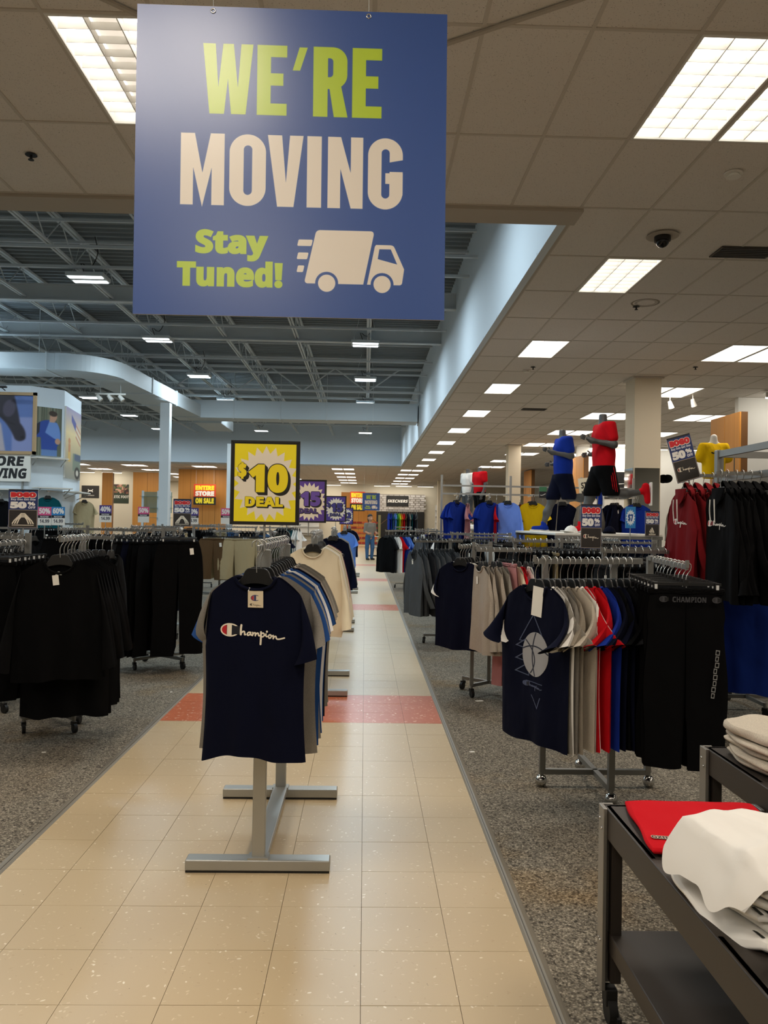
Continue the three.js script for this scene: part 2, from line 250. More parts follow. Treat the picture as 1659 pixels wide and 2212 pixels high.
{ // steel in the open roof
  const yb = 5.75, yt = 6.27;
  const member = new Map(), mem = (dx, dy) => { const k = dx + ',' + dy; if (!member.has(k)) member.set(k, rod(V(0, 0, 0), V(0, dy, -dx), 0.011, 5)); return member.get(k); };
  for (let k = 0; k < 10; k++) {
    const x = 0.02 - 1.68 * k, t = thing('roof_joist', k === 0 ? 'open web roof joist nearest the pale blue soffit' : `${ORD[k]} open web roof joist counted from the pale blue soffit`, 'joist', [x, yb, 23]);
    const L0 = -(ATR.d1 - 23), L1 = 23 - ATR.d0;
    part(t, 'bottom_chord', merge([cb(-0.03, 0, (L0 + L1) / 2, 0.035, 0.035, L1 - L0), cb(0.03, 0, (L0 + L1) / 2, 0.035, 0.035, L1 - L0)]), M.steel);
    part(t, 'top_chord', merge([cb(-0.035, yt - yb, (L0 + L1) / 2, 0.05, 0.05, L1 - L0), cb(0.035, yt - yb, (L0 + L1) / 2, 0.05, 0.05, L1 - L0)]), M.steel);
    const rest = [];
    for (let q = 0, z = L1 - 0.3; z > L0 + 1; q++, z -= 0.6) {
      const up = q % 2 === 0, D = 23 - z, g = mem(0.6, up ? yt - yb : yb - yt), y = up ? 0 : yt - yb;
      if (D < 18.5 && k < 6) part(t, 'web_member', g, M.steel).position.set(0, y, z); else rest.push(g.clone().translate(0, y, z));
    }
    part(t, 'far_web', merge(rest), M.steel).userData.kind = 'stuff';
  }
  // girders and bridging across the aisle
  for (const [d, h, lab] of [[15.3, 0.3, 'nearest deep steel girder crossing under the roof deck'], [18.3, 0.3, 'second deep steel girder crossing under the roof deck']]) {
    const t = thing('roof_girder', lab, 'girder', [(ATR.x0 + ATR.x1) / 2, 5.68, d]), L = ATR.x1 - ATR.x0;
    part(t, 'bottom_flange', cb(0, 0, 0, L, 0.02, 0.16), M.steel); part(t, 'web', cb(0, h / 2, 0, L, h, 0.012), M.steel); part(t, 'top_flange', cb(0, h, 0, L, 0.02, 0.16), M.steel);
  }
  const tr = thing('truss_girder', 'zigzag truss girder crossing just before the long duct', 'truss', [(ATR.x0 + ATR.x1) / 2, 5.5, 24.2]), L = ATR.x1 - ATR.x0;
  part(tr, 'bottom_chord', cb(0, 0, 0, L, 0.06, 0.08), M.steel); part(tr, 'top_chord', cb(0, 0.72, 0, L, 0.06, 0.08), M.steel);
  for (let k = 0; k * 1.0 < L - 1; k++) { const a = -L / 2 + k; part(tr, 'web_member', rod(V(a, k % 2 ? 0.72 : 0, 0), V(a + 1, k % 2 ? 0 : 0.72, 0), 0.025, 5), M.steel); }
  [9.0, 10.6, 12.3, 13.3, 17.1, 20.6, 22.4, 27.0, 29.5, 32.0, 34.5].forEach((d, k) => solo('bridging_bar', merge([cb(0, 0, 0, ATR.x1 - ATR.x0, 0.045, 0.045), cb(0, 0.47, -0.15, ATR.x1 - ATR.x0, 0.04, 0.04)]), M.steel, `${ORD[k]} bridging bar crossing the roof joists from the front`, 'bridging', [(ATR.x0 + ATR.x1) / 2, 5.71, d], 0, 'bridging bars in the open roof'));
  // ducts
  const dm = thing('air_duct', 'long rectangular duct crossing the far end of the open roof', 'duct', [-2.2, 4.74, 25.7]);
  part(dm, 'duct_body', cb(-0.1, 0.29, 0, 7.9, 0.58, 0.9, 0.01), M.duct);
  for (let x = -3.6; x < 4; x += 1.5) { part(dm, 'duct_flange', cb(x, 0.29, 0, 0.025, 0.62, 0.94), M.steel); part(dm, 'hanger_rod', rod(V(x, 0.6, 0.3), V(x, 1.55, 0.3), 0.008), M.steel); }
  part(dm, 'outlet_duct', cb(-3.1, 0.1, -1.6, 0.9, 0.34, 2.4, 0.01), M.duct);
  const de = thing('elbow_duct', 'rectangular duct coming from the left and bending towards the back', 'duct', [-6.6, 4.86, 18.6]);
  part(de, 'duct_body', cb(-3.6, 0.19, 0, 6, 0.38, 1.0, 0.01), M.duct);
  { const sh = new THREE.Shape(); sh.moveTo(-0.6, 0.5); sh.lineTo(-0.6, -0.5); sh.absarc(-0.6, 0.75, 1.25, -Math.PI / 2, 0); sh.lineTo(-0.35, 0.75); sh.absarc(-0.6, 0.75, 0.25, 0, -Math.PI / 2, true);
    const g = new THREE.ExtrudeGeometry(sh, { depth: 0.38, bevelEnabled: false, curveSegments: 10 }); g.rotateX(-Math.PI / 2); part(de, 'elbow', metric(g), M.duct); }
  part(de, 'branch_body', bar(V(0.15, 0.19, -0.72), V(0.75, 0.1, -6.7), 1.0, 0.4), M.duct);
  for (const q of [0.3, 0.62]) part(de, 'duct_flange', bar(V(0.15 + 0.6 * q, 0.19 - 0.09 * q, -0.72 - 5.98 * q), V(0.153 + 0.6 * q, 0.19 - 0.09 * q, -0.75 - 5.98 * q), 1.05, 0.45), M.steel);
  for (const x of [-6, -3.4, -0.8]) part(de, 'duct_flange', cb(x, 0.19, 0, 0.025, 0.42, 1.04), M.steel);
  for (const [x, z] of [[-4, 0.4], [-1, 0.4], [0.3, -2]]) part(de, 'hanger_rod', rod(V(x, 0.38, z), V(x, 1.45, z), 0.008), M.steel);
}
// columns
function column(label, x0, x1, d, m, top = CEIL) { const t = thing('square_column', label, 'column', [(x0 + x1) / 2, 0, d + (x1 - x0) / 2]), s = x1 - x0; part(t, 'shaft', cb(0, top / 2, 0, s, top, s, 0.006), m); part(t, 'collar', cb(0, top - 0.015, 0, s + 0.07, 0.03, s + 0.07), M.tbar); part(t, 'base_skirt', cb(0, 0.06, 0, s + 0.02, 0.12, s + 0.02), M.rackDark); return t; }
const col1 = column('cream square column with mirror cladding behind the red mannequin', 4.93, 5.43, 14.26, M.column);
column('cream square column rising behind the blue tops and yellow shirts', 4.93, 5.37, 26.95, M.column);
column('cream square column behind the far standing mannequins', 4.99, 5.4, 39.5, M.column);
column('farthest cream square column near the back wall', 4.66, 5.1, 50.2, M.column);
{ const t = thing('roof_post', 'slim white steel post beneath the duct on the left', 'post', [-5.63, 0, 22]); part(t, 'shaft', cb(0, 2.35, 0, 0.26, 4.7, 0.26), M.columnWhite); part(t, 'base_plate', cb(0, 0.01, 0, 0.36, 0.02, 0.36), M.columnWhite); }
for (const [px, lab] of [[-5.8, 'white post just left of the yellow deal sign']]) { const t = thing('roof_post', lab, 'post', [px, 0, 33.5]); part(t, 'shaft', cb(0, 2.35, 0, 0.24, 4.7, 0.24), M.columnWhite); part(t, 'base_plate', cb(0, 0.01, 0, 0.34, 0.02, 0.34), M.columnWhite); }

// ---------------------------------------------------------------- lamps
{
  const frameG = merge([cb(0, 0, GD / 2 - 0.02, GW - 0.024, 0.016, 0.02), cb(0, 0, -GD / 2 + 0.02, GW - 0.024, 0.016, 0.02), cb(GW / 2 - 0.02, 0, 0, 0.016, 0.016, GD - 0.04), cb(-GW / 2 + 0.02, 0, 0, 0.016, 0.016, GD - 0.04)]);
  const bodyG = merge([cb(0, 0.1, 0, GW - 0.03, 0.01, GD - 0.03), cb(GW / 2 - 0.016, 0.05, 0, 0.006, 0.1, GD - 0.03), cb(-GW / 2 + 0.016, 0.05, 0, 0.006, 0.1, GD - 0.03), cb(0, 0.05, GD / 2 - 0.016, GW - 0.03, 0.1, 0.006), cb(0, 0.05, -GD / 2 + 0.016, GW - 0.03, 0.1, 0.006)]);
  const bayG = cb(0, 0, 0, 0.178, 0.004, GD - 0.06), lensG = cb(0, 0, 0, GW - 0.06, 0.004, GD - 0.06);
  const longG = cb(0, 0, 0, 0.006, 0.05, GD - 0.06), crossG = cb(0, 0, 0, 0.176, 0.045, 0.003);
  const glow = lamp(TROFFER_COLOR.clone().lerp(new THREE.Color(1, 1, 1), 0.55), TROFFER_GLOW), dim = lamp(TROFFER_COLOR, 0.55);
  for (const { i, j, run } of troffers) {
    const x = GX + (i + 0.5) * GW, d = GD0 + (j + 0.5) * GD;
    const t = thing('ceiling_light', `ceiling light: ${run}`, 'ceiling light', [x, CEIL, d], 0, 'recessed ceiling lights');
    part(t, 'frame', frameG, M.whitePlastic);
    const near = (j >= 0 && j <= 3 && i > -5 && i < 6);
    if (near) {
      part(t, 'housing', bodyG, M.whitePlastic);
      for (let b = -1; b <= 1; b++) {
        part(t, 'lamp_bay', bayG, b === 0 && i < 0 ? dim : glow).position.set(b * 0.185, 0.085, 0);
        for (let c = 1; c < 9; c++) part(t, 'louver_blade', crossG, M.whitePlastic).position.set(b * 0.185, 0.028, -GD / 2 + 0.03 + c * (GD - 0.06) / 9);
        if (b < 1) part(t, 'louver_divider', longG, M.whitePlastic).position.set(b * 0.185 + 0.0925, 0.03, 0);
      }
    } else { part(t, 'diffuser', lensG, glow).position.set(0, 0.004, 0); if (j < 12) for (const b of [-1, 1]) part(t, 'divider', longG, M.whitePlastic).position.set(b * 0.0925, 0.022, 0); }
    const l = new THREE.RectAreaLight(TROFFER_COLOR, TROFFER_L, GW - 0.08, GD - 0.08); l.position.set(x, CEIL - 0.012, -d); l.rotation.x = -Math.PI / 2; l.castShadow = true; scene.add(l);
  }
  // linear high bays hanging in the open roof
  const bayGlow = lamp(BAY_COLOR.clone().lerp(new THREE.Color(1, 1, 1), 0.5), BAY_GLOW);
  const stripG = new RoundedBoxGeometry(0.58, 0.02, 0.12, 2, 0.008), houseG = new RoundedBoxGeometry(0.64, 0.07, 0.42, 1, 0.01);
  [[-0.06, 'right'], [-4.8, 'middle'], [-9.45, 'left'], [-14.1, 'outer left']].forEach(([x, nm]) => {
    for (let k = 0; k < 7; k++) {
      const d = 8.95 + 4.46 * k; if (Math.abs(d - 25.7) < 0.8) continue;
      const t = thing('high_bay_light', `hanging high bay light, ${ORD[k]} from the front in the ${nm} file`, 'light', [x, 5.52, d], 0, 'high bay lights in the open roof');
      part(t, 'housing', houseG, M.steel).position.set(0, 0.05, 0);
      for (const s of [-1, 1]) part(t, 'light_strip', stripG, bayGlow).position.set(0, 0.012, s * 0.13);
      part(t, 'hanger_wire', merge([rod(V(-0.28, 0.08, 0), V(-0.12, 0.75, 0), 0.004, 4), rod(V(0.28, 0.08, 0), V(0.12, 0.75, 0), 0.004, 4)]), M.steel);
      part(t, 'power_cord', tubeOf([V(-0.05, 0.08, 0), V(-0.12, 0.3, 0.02), V(0.02, 0.2, 0.02), V(0.15, 0.45, 0), V(0.1, 0.75, 0)], 0.008, 14), M.black);
      const l = new THREE.RectAreaLight(BAY_COLOR, BAY_L, 0.58, 0.35); l.position.set(x, 5.515, -d); l.rotation.x = -Math.PI / 2; l.castShadow = true; scene.add(l);
    }
  });
}

{ // fluorescent wall washers in front of the pale walls
  const glow = lamp(new THREE.Color(1, 0.95, 0.86), 2.5), tubeG = new THREE.CylinderGeometry(0.02, 0.02, 1.16, 10).rotateZ(Math.PI / 2), panG = merge([cb(0, 0.05, 0.06, 1.22, 0.1, 0.01), cb(0, 0.095, 0, 1.22, 0.01, 0.13)]);
  [[8.6, 15.5, 'near partition'], [10.0, 15.5, 'near partition'], [11.4, 15.5, 'near partition'], [8.2, 26.4, 'far partition'], [9.7, 26.4, 'far partition'], [11.2, 26.4, 'far partition'], [1.2, 57.2, 'far wall'], [2.8, 57.2, 'far wall'], [4.4, 57.2, 'far wall'], [-4.2, 57.2, 'far wall'], [-2.4, 57.2, 'far wall'], [-15.0, 46.5, 'left back partition'], [-16.6, 46.5, 'left back partition']].forEach(([x, d, w], k, all) => {
    const n = all.slice(0, k).filter((q) => q[2] === w).length, t = thing('wall_wash_light', `${ORD[n]} wall washing tube light along the ${w}`, 'ceiling light', [x, CEIL - 0.13, d], 0, 'wall washing lights');
    part(t, 'reflector', panG, M.whitePlastic); part(t, 'lamp_tube', tubeG, glow);
    part(t, 'bracket', cb(0, 0.11, 0, 0.1, 0.03, 0.05), M.whitePlastic);
    const l = new THREE.RectAreaLight(new THREE.Color(1, 0.94, 0.84), 42, 1.16, 0.05); l.position.set(x, CEIL - 0.155, -(d + 0.01)); l.lookAt(x, CEIL - 1.6, -(d + 0.85)); l.castShadow = true; scene.add(l);
  });
}
// ---------------------------------------------------------------- lettering
function fitText(g, str, x, y, w, h, { font = 'bold 100px sans-serif', stroke = 0, fill = '#fff', line = null, skew = 0 } = {}) {
  g.save(); g.font = font; g.textBaseline = 'alphabetic'; g.textAlign = 'left';
  const m = g.measureText(str), l = m.actualBoundingBoxLeft, r = m.actualBoundingBoxRight, a = m.actualBoundingBoxAscent, d = m.actualBoundingBoxDescent;
  const sx = (w - 0) / (l + r + 2 * stroke), sy = h / (a + d + 2 * stroke);
  g.transform(sx, 0, skew * sy, sy, x + (l + stroke) * sx, y + (a + stroke) * sy);
  g.lineJoin = 'round';
  if (line) { g.strokeStyle = line[0]; g.lineWidth = line[1] + 2 * stroke; g.strokeText(str, 0, 0); }
  if (stroke) { g.strokeStyle = fill; g.lineWidth = stroke * 2; g.lineJoin = 'miter'; g.miterLimit = 3; g.strokeText(str, 0, 0); }
  g.fillStyle = fill; g.fillText(str, 0, 0); g.restore();
}
function poly(g, pts, fill) { g.beginPath(); pts.forEach(([x, y], i) => (i ? g.lineTo(x, y) : g.moveTo(x, y))); g.closePath(); g.fillStyle = fill; g.fill(); }
function rr(g, x, y, w, h, r, fill) { g.beginPath(); g.roundRect(x, y, w, h, r); g.fillStyle = fill; g.fill(); }
function movingSign(g, S) {
  const k = S / 1000; g.save(); g.scale(k, k);
  g.fillStyle = '#2b5199'; g.fillRect(0, 0, 1000, 1000);
  const lime = '#b4cf2b', pale = '#e9e0d2';
  // heavy condensed capitals, drawn letter by letter
  const L = {
    W: [[[0, 0], [.25, 0], [.31, .62], [.40, 0], [.61, 0], [.70, .62], [.76, 0], [1, 0], [.86, 1], [.57, 1], [.5, .5], [.43, 1], [.14, 1]]],
    E: [[[0, 0], [1, 0], [1, .17], [.46, .17], [.46, .40], [.88, .40], [.88, .575], [.46, .575], [.46, .83], [1, .83], [1, 1], [0, 1]]],
    q: [[[.45, 0], [1, 0], [.5, 1], [0, 1]]], I: [[[0, 0], [1, 0], [1, 1], [0, 1]]],
    N: [[[0, 0], [.37, 0], [.65, .5], [.65, 0], [1, 0], [1, 1], [.66, 1], [.36, .45], [.36, 1], [0, 1]]],
    M: [[[0, 0], [.32, 0], [.5, .55], [.68, 0], [1, 0], [1, 1], [.71, 1], [.71, .48], [.5, 1.03], [.29, .48], [.29, 1], [0, 1]]],
    V: [[[0, 0], [.4, 0], [.52, .66], [.62, 0], [1, 0], [.74, 1], [.28, 1]]],
  };
  const put = (ch, x, y, w, h, c) => {
    if (ch === 'O') { rr(g, x, y, w, h, [w / 2], c); rr(g, x + w * .39, y + h * .155, w * .23, h * .69, [w * .115], '#2b5199'); return; }
    if (ch === 'R') { rr(g, x, y, w * .98, h * .6, [0, w * .42, w * .42, 0], c); poly(g, [[x, y], [x + w * .42, y], [x + w * .42, y + h], [x, y + h]], c); poly(g, [[x + w * .4, y + h * .5], [x + w * .78, y + h * .5], [x + w, y + h], [x + w * .6, y + h]], c); rr(g, x + w * .42, y + h * .16, w * .15, h * .27, [0, w * .1, w * .1, 0], '#2b5199'); poly(g, [[x + w * .42, y + h * .6], [x + w * .47, y + h * .6], [x + w * .6, y + h], [x + w * .42, y + h]], '#2b5199'); return; }
    if (ch === 'G') { rr(g, x, y, w, h, [w / 2], c); rr(g, x + w * .39, y + h * .155, w * .23, h * .69, [w * .115], '#2b5199'); poly(g, [[x + w * .6, y + h * .34], [x + w * 1.02, y + h * .3], [x + w * 1.02, y + h * .47], [x + w * .6, y + h * .47]], '#2b5199'); poly(g, [[x + w * .5, y + h * .49], [x + w, y + h * .49], [x + w, y + h * .8], [x + w * .62, y + h * .8], [x + w * .62, y + h * .64], [x + w * .5, y + h * .64]], c); return; }
    for (const p of L[ch]) poly(g, p.map(([a, b]) => [x + a * w, y + b * h]), c);
  };
  for (const [c, x, w] of [['W', 212, 161], ['E', 386, 96], ['R', 567, 112], ['E', 693, 96]]) put(c, x, 120, w, 228, lime);
  put('q', 500, 124, 48, 76, lime);
  for (const [c, x, w] of [['M', 145, 140], ['O', 301, 117], ['V', 423, 115], ['I', 550, 47], ['N', 617, 114], ['G', 747, 113]]) put(c, x, 412, w, 232, pale);
  fitText(g, 'Stay', 195, 722, 232, 101, { stroke: 4, fill: lime }); fitText(g, 'Tuned!', 138, 822, 338, 86, { stroke: 4, fill: lime });
  // truck
  for (const [x, y, w, h] of [[522, 748, 46, 21], [521, 790, 34, 22], [521, 832, 21, 22]]) { g.save(); g.transform(1, 0, -.22, 1, .22 * y + 4, 0); rr(g, x, y, w, h, 4, pale); g.restore(); }
  g.beginPath(); g.moveTo(594, 716); g.lineTo(757, 716); g.quadraticCurveTo(770, 716, 768, 730); g.lineTo(736, 890); g.lineTo(556, 890); g.quadraticCurveTo(545, 888, 548, 876); g.lineTo(580, 728); g.quadraticCurveTo(583, 717, 594, 716); g.fillStyle = pale; g.fill();
  g.beginPath(); g.moveTo(776, 760); g.lineTo(822, 760); g.quadraticCurveTo(832, 760, 836, 768); g.lineTo(868, 838); g.lineTo(862, 882); g.quadraticCurveTo(860, 890, 852, 890); g.lineTo(748, 890); g.lineTo(772, 766); g.fill();
  poly(g, [[787, 774], [824, 774], [845, 822], [782, 806]], '#2b5199');
  for (const x of [618, 797]) { g.beginPath(); g.arc(x, 888, 37, 0, 7); g.fillStyle = '#2b5199'; g.fill(); g.beginPath(); g.arc(x, 888, 28, 0, 7); g.fillStyle = pale; g.fill(); }
  g.restore();
}
function championScript(g, x, y, w, ink = '#efe6d2', red = '#b91424', blue = '#0a0e1c') { // C emblem and script word in a box of width w, height about w*0.29
  const k = w / 1000; g.save(); g.translate(x, y); g.scale(k, k);
  g.lineCap = g.lineJoin = 'round';
  emblemC(g, 0, 0, 300, 190, ink, red, blue);
  g.strokeStyle = ink; const st = (lw, pts) => { g.lineWidth = lw; g.beginPath(); g.moveTo(...pts[0]); for (let i = 1; i + 2 < pts.length + 0; i += 3) g.bezierCurveTo(...pts[i], ...pts[i + 1], ...pts[i + 2]); g.stroke(); };
  st(30, [[325, 20], [318, 70], [318, 110], [322, 150]]);                                         // h stem
  st(22, [[322, 150], [335, 105], [375, 95], [378, 120], [380, 145], [372, 158], [395, 148]]);     // h arch
  st(20, [[465, 118], [430, 100], [405, 150], [430, 158], [455, 160], [470, 125], [468, 115], [466, 150], [475, 160], [492, 148]]); // a
  st(20, [[498, 115], [500, 140], [496, 150], [497, 158], [505, 120], [540, 105], [540, 130], [540, 145], [536, 150], [538, 160], [548, 122], [580, 108], [582, 132], [584, 155], [590, 165], [608, 152]]); // m
  st(28, [[622, 105], [625, 170], [622, 230], [620, 275]]); st(20, [[622, 140], [640, 105], [680, 112], [672, 145], [664, 175], [632, 172], [630, 165]]); // p
  st(20, [[672, 150], [690, 150], [700, 135], [702, 125], [698, 150], [705, 172], [725, 158]]);     // i
  g.beginPath(); g.arc(716, 92, 15, 0, 7); g.fillStyle = ink; g.fill();
  st(20, [[775, 132], [740, 125], [735, 180], [762, 180], [792, 178], [795, 135], [775, 132], [785, 150], [805, 150], [815, 142]]); // o
  st(20, [[820, 138], [824, 155], [820, 170], [822, 182], [832, 145], [868, 138], [868, 160], [868, 185], [885, 198], [985, 165]]); // n
  g.restore();
}
function emblemC(g, x, y, w, h, ink, red, blue) { // the C: ring open at the right, red left half, vertical bar
  g.save(); g.translate(x + w / 2, y + h / 2); g.scale(w / 2, h / 2);
  g.beginPath(); g.ellipse(0, 0, 1, 1, 0, 0, 6.2832); g.fillStyle = ink; g.fill();
  g.beginPath(); g.ellipse(0, 0, .86, .8, 0, 0, 6.2832); g.fillStyle = blue; g.fill();
  g.save(); g.beginPath(); g.ellipse(0, 0, .86, .8, 0, 0, 6.2832); g.clip(); g.fillStyle = red; g.fillRect(-1, -1, .66, 2); g.fillStyle = ink; g.fillRect(-.3, -1, .5, 2); g.restore();
  g.fillStyle = blue; g.beginPath(); g.moveTo(.2, -.62); g.lineTo(1.1, -.62); g.lineTo(1.1, .62); g.lineTo(.2, .62); g.closePath(); g.globalCompositeOperation = blue === 'clear' ? 'destination-out' : 'source-over'; g.fill();
  g.restore();
}
function burst(g, cx, cy, a, b, n, inner, fill) { g.beginPath(); for (let k = 0; k < n * 2; k++) { const t = k * Math.PI / n - Math.PI / 2, q = k % 2 ? inner : 1; g.lineTo(cx + Math.cos(t) * a * q, cy + Math.sin(t) * b * q); } g.closePath(); g.fillStyle = fill; g.fill(); }
function dealSign(bg, price, num, shade) {
  return canvasTex(512, 630, (g, w, h) => {
    g.fillStyle = '#15140f'; g.fillRect(0, 0, w, h); g.fillStyle = bg; g.fillRect(22, 18, w - 44, h - 36);
    g.save(); g.beginPath(); g.rect(22, 18, w - 44, h - 36); g.clip(); burst(g, 262, 322, 258, 290, 22, 0.8, '#e8dfcd'); g.restore();
    const draw = (s, x, y, ww, hh, f) => { for (let k = 14; k > 0; k -= 2) fitText(g, s, x + k * 1.5, y + k * 1.6, ww, hh, { font: f, stroke: 6, fill: '#15140f' }); fitText(g, s, x, y, ww, hh, { font: f, stroke: 5, fill: num, line: ['#15140f', 5] }); };
    draw('$', 48, 160, 66, 128, 'bold 100px sans-serif'); draw(price, 130, 170, 300, 220, 'bold 100px sans-serif');
    for (let k = 6; k > 0; k -= 2) fitText(g, 'DEAL', 108 + k * 1.4, 424 + k * 1.4, 290, 76, { stroke: 4, fill: '#15140f' }); fitText(g, 'DEAL', 106, 422, 290, 76, { stroke: 4, fill: shade, line: ['#15140f', 4] });
  });
}
function bogoTex(sub) {
  return canvasTex(320, 460, (g, w, h) => {
    g.fillStyle = '#223368'; g.fillRect(0, 0, w, h); g.fillStyle = '#17161c'; g.fillRect(0, 0, w, 16);
    for (let k = 6; k >= 0; k--) fitText(g, 'BOGO', 22, 34 + k * 0.5, 276, 62, { stroke: 9, fill: k ? '#f3ead8' : '#d0232c', line: ['#f3ead8', 10] });
    fitText(g, 'Buy One Get One', 26, 108, 268, 30, { stroke: 1, fill: '#e8e6ea' });
    fitText(g, '50', 18, 146, 180, 82, { stroke: 6, fill: '#efece6' }); fitText(g, '%', 208, 144, 84, 48, { stroke: 3, fill: '#efece6' }); fitText(g, 'OFF', 214, 200, 80, 28, { stroke: 2, fill: '#e8e6ea' });
    g.fillStyle = '#2e2a27'; g.fillRect(8, 246, w - 16, h - 254); g.strokeStyle = '#b9a98c'; g.lineWidth = 4; g.strokeRect(8, 246, w - 16, h - 254);
    const c = '#e9dfca';
    if (sub === 'ems') { g.strokeStyle = c; g.lineWidth = 14; g.lineJoin = 'round'; for (const [a, b] of [[44, 410], [70, 388], [96, 360]]) { g.beginPath(); g.moveTo(a, 412); g.lineTo(a + 22, 372 - (a - 44) * 0.3); g.lineTo(140, 290 + (a - 44) * 0.7); g.lineTo(180, 290 + (a - 44) * 0.7); g.lineTo(w - a - 22, 372 - (a - 44) * 0.3); g.lineTo(w - a, 412); g.stroke(); } g.fillStyle = c; g.fillRect(40, 422, 240, 8); }
    if (sub === 'champion') championScript(g, 40, 310, 240, c, '#8f3136', '#2e2a27');
    if (sub === 'adidas') { for (let k = 0; k < 3; k++) { g.save(); g.translate(110 + k * 38, 390); g.rotate(-0.5); g.fillStyle = c; g.fillRect(-4, -30 - k * 32, 26, 40 + k * 32); g.restore(); } fitText(g, 'adidas', 84, 404, 152, 36, { stroke: 2, fill: c }); }
  });
}
function cardTex(top, big, sub, price) { return canvasTex(160, 224, (g, w, h) => { g.fillStyle = '#efece4'; g.fillRect(0, 0, w, h); g.fillStyle = top; g.fillRect(0, 0, w, 104); fitText(g, big, 12, 14, 136, 70, { stroke: 3, fill: '#f6f0ea' }); g.fillStyle = '#22222c'; g.fillRect(0, 104, w, 32); fitText(g, sub, 30, 110, 100, 20, { fill: '#e8e8e8' }); if (price) fitText(g, price, 22, 152, 116, 44, { stroke: 2, fill: '#55555c' }); }); }
const T_MOVE = canvasTex(1024, 1024, (g, w) => movingSign(g, w)), T_MOVE_S = canvasTex(256, 256, (g, w) => movingSign(g, w));
const T_SALE = canvasTex(400, 400, (g, w, h) => { g.fillStyle = '#d4481e'; g.fillRect(0, 0, w, h); g.fillStyle = '#14120e'; g.fillRect(0, 245, w, 155); fitText(g, 'ENTIRE', 30, 26, 340, 92, { stroke: 6, fill: '#f2e02a' }); fitText(g, 'STORE', 30, 134, 340, 96, { stroke: 6, fill: '#f6f3ea' }); fitText(g, 'ON SALE', 34, 268, 332, 106, { stroke: 6, fill: '#f2e02a' }); });

// flat printed card with a real board behind the print
function printed(parent, tex, w, h, thick = 0.004, rough = 0.45) {
  part(parent, 'backing_board', new THREE.BoxGeometry(w, h, thick), M.board);
  const p = part(parent, 'printed_face', new THREE.PlaneGeometry(w, h), new THREE.MeshPhysicalMaterial({ map: tex, roughness: rough, clearcoat: 0.15, clearcoatRoughness: 0.35 })); p.position.z = thick / 2 + 0.0006; return p;
}
{ // the big hanging sign
  const t = thing('hanging_sign', 'large blue hanging sign reading WE\'RE MOVING Stay Tuned with a white truck', 'sign', [-0.307, 2.854, 3.0]);
  t.rotation.set(0, 0.012, 0.006);
  Object.assign(printed(t, T_MOVE, 1.192, 1.192, 0.006, 0.4).material, { clearcoat: 1, clearcoatRoughness: 0.27 });
  for (const x of [-0.307, 0.291]) { const e = part(t, 'grommet', new THREE.TorusGeometry(0.008, 0.0032, 6, 14), M.chrome); e.position.set(x, 0.578, 0.004); part(t, 'hanging_wire', rod(V(x, 0.57, 0.002), V(x, CEIL - 2.86, 0.002), 0.0012, 4), M.steel); }
}

// ---------------------------------------------------------------- garments
// A garment hangs from y = 0 (the rail) and faces +z.
const NECK = -0.125;
function topShape(o) {
  const { len = 0.72, hw = 0.25, sw = 0.21, nw = 0.085, dipF = 0.075, dipB = 0.02, drop = 0.07, thick = 0.024, fold = 0.012, seed = 1, skew = 0, arc = 0 } = o, r = rng(seed);
  const ph = [r() * 6, r() * 6, r() * 6, r() * 6], k1 = 5 + r() * 4, k2 = 9 + r() * 4, yT = NECK, yTip = NECK - drop, yU = yTip - 0.2, yH = NECK - len;
  const yTop = (x, front) => { const a = Math.abs(x); if (a < nw) return yT - (front ? dipF : dipB) * Math.sqrt(1 - (a / nw) ** 2); const s = (a - nw) / (sw - nw); return yT - drop * Math.pow(Math.min(s, 1.2), 1.25); };
  const W = (v) => { const y = yH + v * (yTip - yH); const flare = 1 + 0.03 * Math.sin(v * 3 + ph[0]); if (y < yU) return hw * flare * (1 - 0.03 * Math.sin((y - yH) / (yU - yH) * Math.PI)); const s = (y - yU) / (yTip - yU); return (hw * (1 - s) + sw * s) * flare; };
  const c = (u, v) => { const q = Math.pow(1 - v, 0.75); return fold * q * (Math.sin(ph[1] + k1 * u + 1.2 * v) + 0.5 * Math.sin(ph[2] + k2 * u - 2 * v)) + 0.012 * q * u * Math.sin(ph[3]) - 0.01 * (1 - u * u) * v; };
  const th = (u, v) => (thick * (1 - 0.5 * v * v)) * Math.pow(Math.max(0, 1 - u ** 4), 0.5);
  const hem = (u) => 0.006 * Math.sin(ph[0] + 4 * u) + skew * u * 0.03 + arc * (1 - u * u) * (1 - 0.3 * u);
  const at = (u, v, front) => { const x = u * W(v), yt = yTop(x, front), y = yH + hem(u) + v * (yt - yH - hem(u)); return [x, y, c(u, v) + (front ? 1 : -1) * th(u, v)]; };
  const zFront = (x, y) => { let v = (y - yH) / (yTop(x, true) - yH), u = x / W(Math.min(1, Math.max(0, v))); return at(Math.max(-1, Math.min(1, u)), Math.max(0, Math.min(1, v)), true)[2]; };
  return { ...o, at, yTop, yTip, yU, yH, hw, sw, nw, dipF, dipB, thick, zFront, ph, W };
}
